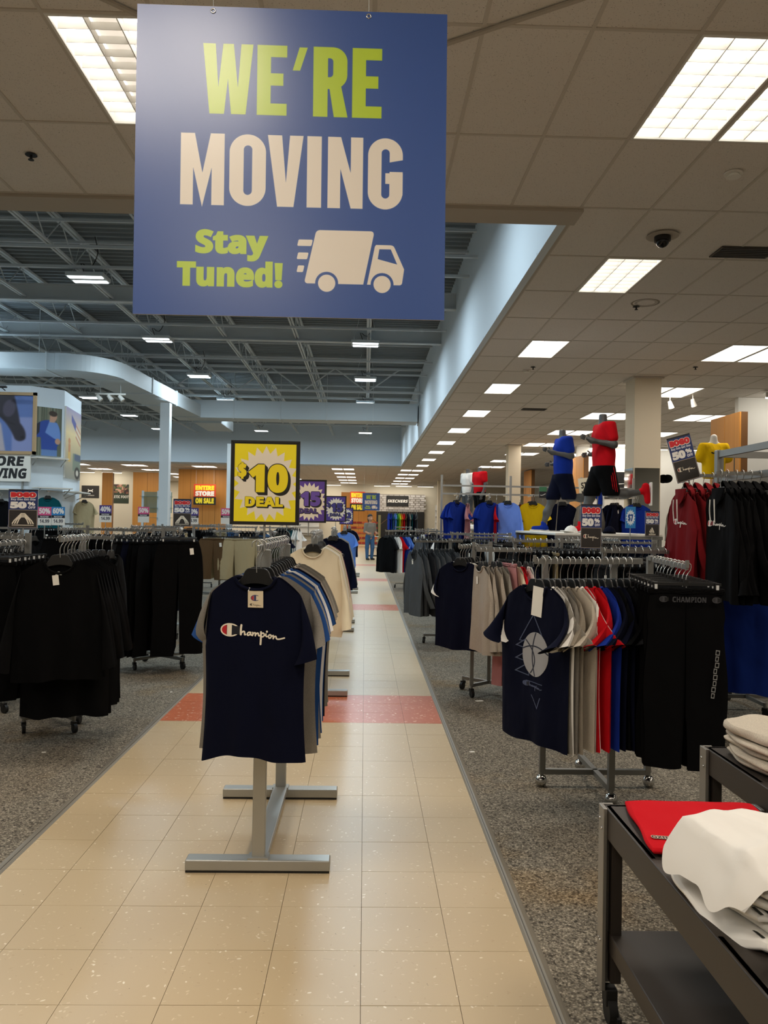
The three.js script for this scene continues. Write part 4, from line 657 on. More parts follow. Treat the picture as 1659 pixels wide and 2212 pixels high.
// ---------------------------------------------------------------- tall slatted fixture at the right edge
{
  const t = thing('slat_fixture', 'tall grey slatted fixture at the right edge holding hoodies', 'fixture', [2.56, 0, 5.6]);
  for (const [x, z] of [[0, 0], [0, 1.9], [0.7, 0]]) part(t, 'upright', cb(x, 1.02, z, 0.05, 2.04, 0.05, 0.004), M.rackGrey);
  for (const [k, y] of [2.01, 1.83, 1.7, 1.57, 1.45, 1.34, 1.23, 1.12, 1.01].entries()) { part(t, 'slat', cb(0, y, 0.95, 0.03, k < 3 ? 0.045 : 0.028, 1.9), k < 3 ? M.rackGrey : M.rackDark); part(t, 'slat', cb(0.35, y, 0, 0.7, k < 3 ? 0.045 : 0.028, 0.03), k < 3 ? M.rackGrey : M.rackDark); }
  part(t, 'base_rail', merge([cb(0, 0.06, 0.95, 0.05, 0.06, 1.9), cb(0.35, 0.06, 0, 0.7, 0.06, 0.05)]), M.rackGrey);
  const A = { x0: 2.54, D0: 5.42, x1: 2.21, D1: 5.42, h: 1.845 }, B = { x0: 2.55, D0: 4.98, x1: 2.27, D1: 5.0, h: 1.835 }, C = { x0: 3.02, D0: 5.9, x1: 2.66, D1: 5.5, h: 1.21 };
  const w = (x, D) => [x - 2.56, -(D - 5.6)];
  for (const a of [A, B, C]) { const [p, q] = w(a.x0, a.D0), [r2, s] = w(a.x1, a.D1); part(t, 'face_out_arm', bar(V(p, a.h - 0.004, q), V(r2, a.h - 0.004, s), 0.012, 0.024), M.chrome); }
  part(t, 'low_bracket', bar(V(0, 1.21, 0), V(0.46, 1.21, -0.3), 0.02, 0.02), M.chrome);
  const g = fill(A, 'hoodie:maroon*5', { where: 'slatted fixture, rear arm', seed: 31, q: 1.3, yaw0: 0.05, pitch: 0.07, tags: 0 });
  const k = fill(B, 'hoodie:jet*6', { where: 'slatted fixture, near arm', seed: 32, q: 1.3, yaw0: 0.05, pitch: 0.055, tags: 0 });
  for (const x of [g[0], k[0]]) { printOn(x, T_CHAMP_DARK, -0.12, 0.12, NECK - 0.25, NECK - 0.18, 'script_print'); for (const s of [-1, 1]) part(x.t, 'drawstring', tubeOf([V(s * 0.03, NECK - 0.05, 0.055), V(s * 0.035, NECK - 0.12, 0.055), V(s * 0.03, NECK - 0.2, 0.05)], 0.004, 8, 5), M.whitePlastic); }
  const p = fill(C, 'polo:polo*2 polo:royal polo:black sweat:heather sweat:heather jacket:grey jacket:charcoal', { where: 'slatted fixture, low arm', seed: 33, q: 1.2, yaw0: 0.1, pitch: 0.07, tags: 0.3 });
  for (const [k2, o] of [[0, p[0]], [1, p[1]]]) part(o.t, 'stand_collar', (() => { const q = new THREE.CylinderGeometry(0.085, 0.098, 0.045, 16, 1, true); q.scale(1, 1, 0.45); return q.translate(0, NECK + 0.012, 0); })(), cloth('polo'));
  rack('grey rack by the slatted fixture with a few grey jackets', 3.15, 6.35, { arms: [{ x0: 3.15, D0: 6.35, x1: 3.2, D1: 5.95, h: 1.24 }], h: 1.25 });
  fill({ x0: 3.15, D0: 6.3, x1: 3.2, D1: 5.9, h: 1.24 }, 'jacket:heather*2 jacket:black*2 sweat:grey', { where: 'rack by the slatted fixture', seed: 34, q: 0.9, pitch: 0.08 });
  signCard('sale_sign', bogoTex('champion'), 0.175, 0.32, [2.2, 1.955, 5.36], 0.1, 'dark BOGO 50% off sign tilted above the maroon hoodies', 'sign', 0.03, 0.28);
}
// ---------------------------------------------------------------- racks on the left
{
  const A = { x0: -1.93, D0: 5.55, x1: -1.83, D1: 4.74, h: 1.34 }, B = { x0: -2.32, D0: 5.45, x1: -2.3, D1: 4.78, h: 1.3 }, C = { x0: -2.2, D0: 5.85, x1: -1.85, D1: 5.8, h: 1.33 };
  rack('grey rack at the left front with black shirts', -2.17, 5.6, { arms: [A, B, C], posts: [[-0.13, 0.2], [0.15, -0.06]], feet: [[-0.13, 0.205], [0.152, -0.063], [0.2, 0.18], [-0.2, -0.2]], h: 1.34, thick: 0.034 });
  const g = fill(A, 'longtee:jet*2 coat:jet*2 longtee:black coat:black coat:jet*2', { where: 'left front rack, aisle arm', seed: 71, q: 1.3, yaw0: 0.16, pitch: 0.09, tags: 0.15 });
  const T_PEAK = canvasTex(64, 64, (c) => { c.fillStyle = '#cfcfc8'; c.beginPath(); c.moveTo(8, 48); c.lineTo(28, 14); c.lineTo(38, 14); c.lineTo(56, 48); c.closePath(); c.fill(); c.fillStyle = '#101012'; c.beginPath(); c.moveTo(22, 48); c.lineTo(32, 30); c.lineTo(42, 48); c.fill(); });
  printOn(g[0], T_PEAK, -0.03, 0.02, NECK - 0.1, NECK - 0.06, 'neck_label');
  fill(B, 'slacks:jet*8', { where: 'left front rack, outer arm', seed: 72, q: 1.1, pitch: 0.08, yaw0: 0.2 });
  fill(C, 'jacket:jet*3 jacket:black*3', { where: 'left front rack, rear arm', seed: 73, q: 1, pitch: 0.06 });
  const D = { x0: -1.87, D0: 8.0, x1: -1.74, D1: 7.35, h: 1.37 }, E = { x0: -2.5, D0: 7.7, x1: -2.02, D1: 7.5, h: 1.36 };
  KIND.trousers = { pants: true, len: 1.06, wa: 0.175, hip: 0.22, hem: 0.23 }; WORDS.trousers = 'trousers'; NAMES.trousers = 'trousers';
  rack('grey rack with long black trousers beside the aisle, left', -2.03, 7.92, { arms: [D, E], posts: [[0, 0]], feet: [[-0.185, 0.26], [0.19, -0.14], [0.26, 0.19], [-0.2, -0.2]], h: 1.37 });
  fill(D, 'trousers:jet*3 trousers:navy trousers:charcoal trousers:jet*3', { where: 'long trouser rack, aisle arm', seed: 74, q: 1.1, pitch: 0.075, yaw0: 0.1, tags: 0.6 });
  fill(E, 'trousers:jet*2 trousers:black trousers:navy trousers:jet trousers:charcoal trousers:jet*2', { where: 'long trouser rack, outer arm', seed: 75, q: 1, pitch: 0.06, tags: 0.5 });
  const K = [-2.3, -1.98, -1.66, -1.4].map((x) => ({ x0: x, D0: 12.5, x1: x, D1: 11.9, h: 1.29 }));
  rack('grey rack of khaki and olive cargo shorts', -1.9, 12.5, { arms: K, h: 1.3, posts: [[-0.4, 0], [0.4, 0]], feet: [[-0.4, 0.3], [0.4, 0.3], [-0.4, -0.3], [0.4, -0.3]] });
  [['cargo:brown cargo:khaki*3', 'first'], ['cargo:khaki*4', 'second'], ['cargo:khaki*2 cargo:olive*2', 'third'], ['cargo:olive*4', 'fourth']].forEach(([s, n], i) => fill(K[i], s, { where: `cargo shorts rack, ${n} arm from the left`, seed: 80 + i, q: 0.9, pitch: 0.1 }));
  [[-3.35, 6.9, 'slacks:jet*6', 'jacket:black*6'], [-3.2, 9.1, 'pants:jet*6', 'pants:black*4 pants:olive*2'], [-2.85, 10.6, 'pants:navy*3 pants:jet*3', 'jacket:black*4 tee:denim*2'], [-4.5, 10.0, 'jacket:jet*6', 'pants:black*6'], [-3.4, 13.2, 'pants:khaki*2 pants:olive*2 pants:black*2', 'pants:jet*6'], [-5.0, 13.0, 'jacket:black*6', 'pants:jet*6'],
    [-2.0, 16.5, 'tee:navy*2 tee:olive*2 tee:black*2', 'tee:denim*3 tee:white*3'], [-3.6, 17.0, 'jacket:teal*2 jacket:black*4', 'pants:black*6'], [-2.1, 21.0, 'tee:white*3 tee:teal*3', 'tee:black*3 tee:grey*3'], [-4.0, 21.5, 'jacket:black*4 jacket:navy*2', 'tee:white*2 tee:black*4'], [-2.6, 26.0, 'tee:white*3 tee:navy*3', 'tee:black*6']].forEach(([x, D2, s1, s2], k) => {
    const P = { x0: x - 0.02, D0: D2, x1: x + 0.38, D1: D2 - 0.08, h: 1.32 + (k % 3) * 0.02 }, Q = { x0: x - 0.1, D0: D2 - 0.05, x1: x - 0.14, D1: D2 - 0.5, h: 1.32 + (k % 3) * 0.02 };
    const w = ORD[k];
    rack(`${w} rack in the crowd of racks left of the aisle`, x, D2, { arms: [P, Q], h: 1.34 + (k % 3) * 0.02 });
    const q = D2 < 9 ? 0.9 : 0.7;
    fill(P, s1, { where: `right arm, ${w} crowded left-hand rack`, group: 'dark clothes crowding the racks on the left', seed: 140 + k, q, pitch: 0.06, tags: 0.3 });
    fill(Q, s2, { where: `front arm, ${w} crowded left-hand rack`, group: 'dark clothes crowding the racks on the left', seed: 160 + k, q, pitch: 0.07, tags: 0.4 });
  });
}

// straight garment rails in the gaps between the racks, packed with dark track pants
[[1.7, 2.45, 5.6, 'slacks:jet*9 slacks:black*5', 'right of the ball-castered rack'], [1.35, 2.15, 7.15, 'slacks:jet*6 slacks:khaki slacks:jet*7', 'behind the oatmeal sweatshirts'], [2.3, 3.2, 8.5, 'slacks:black*8 slacks:navy*6', 'before the running mannequins'], [1.25, 2.15, 11.4, 'slacks:black*5 slacks:slate*5 slacks:jet*4', 'left of the mannequin platform'],
  [-3.5, -2.65, 6.15, 'slacks:jet*14', 'behind the left front rack'], [-3.1, -2.25, 9.4, 'slacks:jet*8 slacks:olive*3 slacks:jet*3', 'behind the long trouser rack'], [-4.3, -3.4, 11.2, 'slacks:black*8 slacks:brown*3 slacks:jet*3', 'under the purple price card'], [-3.2, -2.0, 14.6, 'slacks:jet*5 slacks:denim*3 slacks:khaki*3 slacks:black*3', 'behind the cargo shorts']].forEach(([x0, x1, D, spec, where], k) => {
  const s = k < 4 ? -1 : 1, a = s < 0 ? { x0: x1, D0: D, x1: x0, D1: D - 0.03, h: 1.3 + (k % 2) * 0.03 } : { x0, D0: D, x1, D1: D - 0.03, h: 1.31 + (k % 2) * 0.03 }, w = (x1 - x0) / 2 - 0.03;
  rack(`straight garment rail of track pants ${where}`, (x0 + x1) / 2, D, { arms: [a], posts: [[-w, 0], [w, 0]], feet: [[-w, 0.22], [-w, -0.22], [w, 0.22], [w, -0.22]], h: 1.3 + (k % 2) * 0.03 });
  fill(a, spec, { where: 'rail ' + where, seed: 300 + k, q: D < 8 ? 0.9 : 0.7, pitch: 0.07, tags: 0.3, group: 'track pants on the straight rails', count: s < 0 ? 'from the left' : 'from the right' });
});
// ---------------------------------------------------------------- display tables and folded clothes
const wob = (x, z, s) => Math.sin(x * 23 + s) * Math.cos(z * 19 + s * 1.7) * 0.5 + Math.sin(x * 41 - z * 33 + s * 2.3) * 0.3 + Math.sin(x * 9 + z * 13 + s * 0.7) * 0.6;
function foldGeo(w, d, h, { seed = 1, amp = 0.004, edge = 0.01, hang = null, round = 0.45 } = {}) { // a folded garment: soft slab with rounded, uneven edges
  const g = new THREE.BoxGeometry(1, 1, 1, 26, 4, 26), p = g.attributes.position;
  for (let i = 0; i < p.count; i++) {
    let nx = p.getX(i) * 2, ny = p.getY(i) * 2, nz = p.getZ(i) * 2; const m = Math.max(Math.abs(nx), Math.abs(nz)), e = Math.pow(m, 10), bulge = 1 - 0.035 * ny ** 4, sx = Math.sqrt(1 - nz * nz / 2), sz = Math.sqrt(1 - nx * nx / 2); const ox = nx; nx *= 1 - round + round * sx; nz *= 1 - round + round * sz;
    let x = nx * w / 2 * bulge, z = nz * d / 2 * bulge;
    x += edge * e * wob(z * 0.7, ny * 0.02, seed) ; z += edge * e * wob(x * 0.7, ny * 0.02, seed + 3);
    let y = h / 2 + ny * h / 2 * (1 - 0.3 * e) + (ny > -0.99 ? amp * wob(x, z, seed) * (0.5 + 0.5 * ny) : amp * 0.3 * wob(x, z, seed));
    if (hang) y += hang(x, z);
    p.setXYZ(i, x, y, z);
  }
  g.computeVertexNormals(); return metric2(g);
}
function metric2(g) { const p = g.attributes.position, uv = new Float32Array(p.count * 2); for (let i = 0; i < p.count; i++) { uv[i * 2] = p.getX(i) + p.getY(i) * 0.3; uv[i * 2 + 1] = p.getZ(i) + p.getY(i); } g.setAttribute('uv', new THREE.BufferAttribute(uv, 2)); return g; }
function table(label, x0, x1, d0, d1, H, shelfY) {
  const t = thing('display_table', label, 'table', [(x0 + x1) / 2, 0, (d0 + d1) / 2]), W = x1 - x0, L = d1 - d0, ap = 0.088;
  part(t, 'table_top', cb(0, H - 0.006, 0, W - 0.012, 0.012, L - 0.012, 0.002), M.tableTop);
  for (const s of [-1, 1]) { part(t, 'side_apron', cb(s * (W / 2 - 0.012), H - ap / 2, 0, 0.02, ap, L - 0.02, 0.003), M.tableTop); part(t, 'end_apron', cb(0, H - ap / 2, s * (L / 2 - 0.012), W - 0.03, ap, 0.02, 0.003), M.tableTop); }
  part(t, 'lower_shelf', cb(0, shelfY - 0.03, 0, W - 0.03, 0.06, L - 0.03, 0.004), M.tableTop);
  for (const sx of [-1, 1]) for (const sz of [-1, 1]) {
    const leg = part(t, 'leg', merge([cb(sx * (W / 2 + 0.004), (H + 0.1) / 2, sz * (L / 2 - 0.02), 0.012, H - 0.1 + 0.004, 0.05, 0.002), cb(sx * (W / 2 - 0.012), (H + 0.1) / 2, sz * (L / 2 + 0.004), 0.042, H - 0.1 + 0.004, 0.008, 0.002)]), M.tableLeg);
    part(t, 'inner_leg', cb(sx * (W / 2 - 0.032), (H - ap + 0.12) / 2, sz * (L / 2 - 0.032), 0.03, H - ap - 0.12, 0.03), M.tableTop);
    for (const [y, z] of [[H - 0.035, -0.006], [H - 0.06, 0.01], [shelfY - 0.02, -0.006], [shelfY - 0.02, 0.01]]) { const b = new THREE.SphereGeometry(0.0042, 8, 6).translate(sx * (W / 2 + 0.011), y, sz * (L / 2 - 0.02) + z); part(leg, 'bolt', b, M.chrome); const b2 = new THREE.SphereGeometry(0.0038, 8, 6).translate(sx * (W / 2 - 0.008) + z, y, sz * (L / 2 + 0.009)); part(leg, 'bolt', b2, M.chrome); }
    const c = part(t, 'caster', merge([new THREE.CylinderGeometry(0.036, 0.036, 0.026, 18).rotateZ(Math.PI / 2).translate(0, 0.036, 0.012), cb(0, 0.075, 0.002, 0.036, 0.05, 0.044, 0.004), cb(0.012, 0.03, 0.045, 0.012, 0.012, 0.03)]), M.rubber); c.position.set(sx * (W / 2 - 0.022), 0, sz * (L / 2 - 0.022));
  }
  return t;
}
{
  table('dark brown display table on casters with red and white folded shirts', 0.735, 1.2, 0.85, 2.362, 0.634, 0.262);
  table('taller dark brown display table with beige and navy folded shirts', 1.215, 1.85, 1.25, 2.757, 0.70, 0.262);
  const fold = (name, label, c, geo, x, y, D, turn, group) => solo(name, geo, cloth(c), label, 'folded shirt', [x, y, D], turn, group);
  // red shirt with outlined letters
  const rg = foldGeo(0.385, 0.375, 0.022, { seed: 3, amp: 0.0035, edge: 0.012, round: 0.12 });
  const red = thing('folded_shirt', 'red folded shirt lying flat at the back of the low table', 'folded shirt', [0.955, 0.636, 2.15], -0.1);
  part(red, 'shirt_fabric', rg, cloth('red'));
  const T_RED = canvasTex(256, 96, (c) => { fitText(c, 'OXIII', 10, 14, 236, 68, { font: 'bold 100px sans-serif', stroke: 3, fill: '#30201c', line: ['#d8c8b4', 12] }); });
  { const q = sheet(12, 5, (u, v) => { const x = -0.178 + 0.055 * u, z = 0.135 - 0.028 * v; return [x, 0.0245 + 0.0035 * wob(x, z, 3), z]; }), uv = q.attributes.uv; for (let j = 0, i = 0; j <= 5; j++) for (let k = 0; k <= 12; k++, i++) uv.setXY(i, k / 12, j / 5); part(red, 'letter_print', q, new THREE.MeshStandardMaterial({ map: T_RED, transparent: true, alphaTest: 0.01, roughness: 0.8, side: THREE.DoubleSide })); }
  fold('folded_shirt', 'dark red folded shirt half hidden under the bright red one', 'maroon', foldGeo(0.36, 0.34, 0.01, { seed: 8, amp: 0.002 }), 0.99, 0.6335, 2.14, -0.18);
  // white stack, the top one thrown over it
  for (let k = 0; k < 5; k++) {
    const hang = k === 0 ? (x, z) => -Math.max(0, -x - 0.2) * 0.9 * Math.max(0, Math.min(1, z * 6 + 0.4)) : k === 1 ? (x, z) => -Math.max(0, -x - 0.2) * 0.3 : null;
    const o = fold('folded_shirt', `white folded shirt, ${ORD[k]} from the bottom of the white pile`, 'white', foldGeo(0.42 + (k === 0 ? 0.06 : 0), 0.36 + (k < 2 ? 0.05 : 0), 0.023, { seed: 20 + k, amp: 0.0045, edge: 0.014, hang }), 0.985 + (k === 0 ? -0.01 : 0.008 * Math.sin(k * 2)), 0.635 + k * 0.0225, 1.73 + 0.006 * Math.cos(k * 3), 0.14 + 0.05 * Math.sin(k * 5));
    if (k === 0 || k === 2) { const T_BAR = canvasTex(128, 64, (c) => { c.fillStyle = '#20241c'; for (let q = 0; q < 5; q++) { c.fillRect(8 + q * 24, 8 + (q % 2) * 6, 9, 40); } }); const q = sheet(6, 3, (u, v) => { const x = -0.2 + 0.1 * u, z = 0.165 - 0.05 * v; return [x, 0.0225 + 0.0045 * wob(x, z, 20 + k) + (hang ? hang(x, z) : 0), z + (k ? 0.01 : 0.01)]; }), uv = q.attributes.uv; for (let j = 0, i = 0; j <= 3; j++) for (let e = 0; e <= 6; e++, i++) uv.setXY(i, e / 6, j / 3); part(o, 'bar_print', q, new THREE.MeshStandardMaterial({ map: T_BAR, transparent: true, alphaTest: 0.01, roughness: 0.8, side: THREE.DoubleSide })); }
  }
  { // rumpled top shirt: a soft double layer that rides over the pile and slumps down to the table at its left
    const f = (x, z) => { const dl = Math.max(0, -x - 0.225), dr = Math.max(0, x - 0.24), db = Math.max(0, -z - 0.15), df = Math.max(0, z - 0.1), s = Math.hypot(dl * 1.5 + dr, db * 1.5 + df * 0.35);
      return 0.018 - Math.min(0.115, s * 1.0) + 0.009 * wob(x * 0.55, z * 0.5, 4) + 0.017 * Math.exp(-((x - 0.03 - z * 0.7) ** 2) / 0.0012) * Math.exp(-((z + 0.08) ** 2) / 0.012) + 0.012 * Math.exp(-((z + 0.02 + x * 0.45) ** 2) / 0.0007) + 0.008 * Math.exp(-((x + 0.09 - z * 0.4) ** 2) / 0.0008); };
    const out = (u, v) => { const a = (u - 0.5) * 2, b = (v - 0.5) * 2, m = Math.max(Math.abs(a), Math.abs(b)) ** 6; return [a * 0.285 * (1 - 0.12 * b * b * (b < 0 ? 1.6 : 0.3)) + m * 0.009 * Math.sin(v * 13 + 1) - 0.005, b * 0.18 * (1 - 0.1 * a * a) - 0.03 + m * 0.01 * Math.sin(u * 12) + 0.03 * a * (b < 0 ? 1 : -0.4)]; };
    const top = sheet(46, 40, (u, v) => { const [x, z] = out(u, 1 - v), e = Math.min(u, 1 - u, v, 1 - v); return [x, f(x, z) + 0.012 * Math.sqrt(Math.min(1, e * 14)), z]; }), bot = sheet(46, 40, (u, v) => { const [x, z] = out(u, 1 - v), e = Math.min(u, 1 - u, v, 1 - v); return [x, f(x, z) - 0.004 * Math.sqrt(Math.min(1, e * 14)), z]; }, true);
    solo('loose_shirt', metric2(merge([top, bot])), cloth('white'), 'rumpled white shirt thrown over the white folded pile', 'shirt', [1.015, 0.757, 1.735], 0.16); }
  for (let k = 0; k < 5; k++) fold('folded_shirt', `dark grey folded shirt, ${ORD[k]} from the bottom at the near table edge`, 'charcoal', foldGeo(0.4, 0.33, 0.02, { seed: 30 + k, amp: 0.004, edge: 0.012 }), 0.99 + 0.008 * Math.sin(k * 4), 0.635 + k * 0.0195, 1.33 + 0.008 * Math.cos(k * 3), 0.05 * Math.sin(k * 7));
  for (let k = 0; k < 5; k++) fold('folded_shirt', `pale beige folded sweatshirt, ${ORD[k]} from the bottom on the taller table`, 'ivory', foldGeo(0.42, 0.33, k === 4 ? 0.042 : 0.024, { seed: 40 + k, amp: k === 4 ? 0.008 : 0.005, edge: 0.016 }), 1.45 + 0.01 * Math.sin(k * 4), 0.701 + k * 0.0225, 2.53 + 0.01 * Math.cos(k * 3), 0.06 + 0.05 * Math.sin(k * 7));
  for (let k = 0; k < 7; k++) fold('folded_shirt', `navy folded shirt, ${ORD[k]} from the bottom on the taller table`, 'navy', foldGeo(0.4, 0.32, 0.019, { seed: 50 + k, amp: 0.004, edge: 0.013 }), 1.46 + 0.008 * Math.sin(k * 4), 0.701 + k * 0.0185, 2.16 + 0.008 * Math.cos(k * 3), 0.05 * Math.sin(k * 7));
  solo('paper_scrap', foldGeo(0.03, 0.006, 0.001, { seed: 2 }), M.tagWhite, 'tiny white paper scrap on the low table\'s lower shelf', 'scrap', [0.98, 0.2625, 1.75], 0.6);
}
// litter on the carpet
[[0.98, 6.5, 'white price tag fallen beside the oatmeal sweatshirt rack', 0.07], [0.72, 5.05, 'small clear plastic scrap on the carpet right of the aisle', 0.035], [-1.98, 4.95, 'white scrap on the carpet nearest the left front rack', 0.025], [-1.62, 6.7, 'white scrap on carpet near the left aisle edge', 0.02]].forEach(([x, D, lab, s]) => solo('scrap', foldGeo(s, s * 0.5, 0.004, { seed: 5, amp: 0.002 }), M.tagWhite, lab, 'scrap', [x, 0, D], 0.4));

// ---------------------------------------------------------------- figures
function fieldGeo(bones, cell, k = 0.03, cut = null) { // smooth union of tapered capsules, meshed with marching cubes
  let lo = [1e9, 1e9, 1e9], hi = [-1e9, -1e9, -1e9];
  for (const b of bones) for (const [o, r] of [[0, b[3]], [4, b[7]]]) for (let a = 0; a < 3; a++) { lo[a] = Math.min(lo[a], b[o + a] - r); hi[a] = Math.max(hi[a], b[o + a] + r); }
  const half = Math.max(...[0, 1, 2].map((a) => hi[a] - lo[a])) / 2 + 3 * cell, c = [0, 1, 2].map((a) => (lo[a] + hi[a]) / 2), n = Math.ceil(2 * half / cell);
  const mc = new MarchingCubes(n, new THREE.MeshBasicMaterial(), false, false, 90000); mc.isolation = 0; mc.reset();
  const f = mc.field; f.fill(-1);
  for (let z = 0; z < n; z++) { const pz = (z - n / 2) / (n / 2) * half + c[2]; if (pz < lo[2] - 2 * cell || pz > hi[2] + 2 * cell) continue;
    for (let y = 0; y < n; y++) { const py = (y - n / 2) / (n / 2) * half + c[1];  if (py < lo[1] - 2 * cell || py > hi[1] + 2 * cell) continue;
      for (let x = 0; x < n; x++) { const px = (x - n / 2) / (n / 2) * half + c[0]; if (px < lo[0] - 2 * cell || px > hi[0] + 2 * cell) continue;
        let d = 1e3;
        for (const b of bones) { const dx = b[4] - b[0], dy = b[5] - b[1], dz = b[6] - b[2], L = dx * dx + dy * dy + dz * dz || 1e-9; let t = ((px - b[0]) * dx + (py - b[1]) * dy + (pz - b[2]) * dz) / L; t = t < 0 ? 0 : t > 1 ? 1 : t;
          const e = Math.hypot(px - b[0] - dx * t, py - b[1] - dy * t, pz - b[2] - dz * t) - (b[3] + (b[7] - b[3]) * t), h = Math.max(k - Math.abs(d - e), 0) / k; d = Math.min(d, e) - h * h * k * 0.25; }
        if (cut) d = Math.max(d, cut(px, py, pz));
        f[z * n * n + y * n + x] = -d; } } }
  mc.update();
  const m = mc.count, P = new Float32Array(m * 3), N = new Float32Array(m * 3);
  for (let i = 0; i < m; i++) for (let a = 0; a < 3; a++) { P[i * 3 + a] = mc.positionArray[i * 3 + a] * half + c[a]; N[i * 3 + a] = mc.normalArray[i * 3 + a]; }
  const g = new THREE.BufferGeometry(); g.setAttribute('position', new THREE.BufferAttribute(P, 3)); g.setAttribute('normal', new THREE.BufferAttribute(N, 3)); g.computeVertexNormals();
  return metric2(smoothed(g));
}
function smoothed(g) { // average normals of coincident vertices
  const p = g.attributes.position, map = new Map(), n = g.attributes.normal, key = (i) => Math.round(p.getX(i) * 5e3) + ',' + Math.round(p.getY(i) * 5e3) + ',' + Math.round(p.getZ(i) * 5e3);
  for (let i = 0; i < p.count; i++) { const k = key(i), a = map.get(k) || [0, 0, 0]; a[0] += n.getX(i); a[1] += n.getY(i); a[2] += n.getZ(i); map.set(k, a); }
  for (let i = 0; i < p.count; i++) { const a = map.get(key(i)), l = Math.hypot(...a) || 1; n.setXYZ(i, a[0] / l, a[1] / l, a[2] / l); } return g;
}
function fingers(w, d, up) { // five tapered fingers from a wrist, d = direction the hand points, up = thumb side
  const side = d.clone().cross(up).normalize(), list = [];
  const palm = w.clone().addScaledVector(d, 0.075);
  [[-0.026, 0.062], [-0.009, 0.074], [0.009, 0.07], [0.025, 0.055]].forEach(([o, l]) => { const a = palm.clone().addScaledVector(up, -o), b = a.clone().addScaledVector(d, l * 0.55), c = b.clone().addScaledVector(d, l * 0.35).addScaledVector(side, 0.018); list.push(rod(a, b, 0.0095, 7), rod(b, c, 0.0085, 7)); });
  const a = w.clone().addScaledVector(d, 0.03).addScaledVector(up, 0.025), b = a.clone().addScaledVector(d, 0.035).addScaledVector(up, 0.03); list.push(rod(a, b, 0.01, 7)); return list;
}
function shoeBones(h, t, r = 0.04) { return [[h[0], h[1], h[2], r * 0.95, t[0], t[1], t[2], r * 0.78]]; }
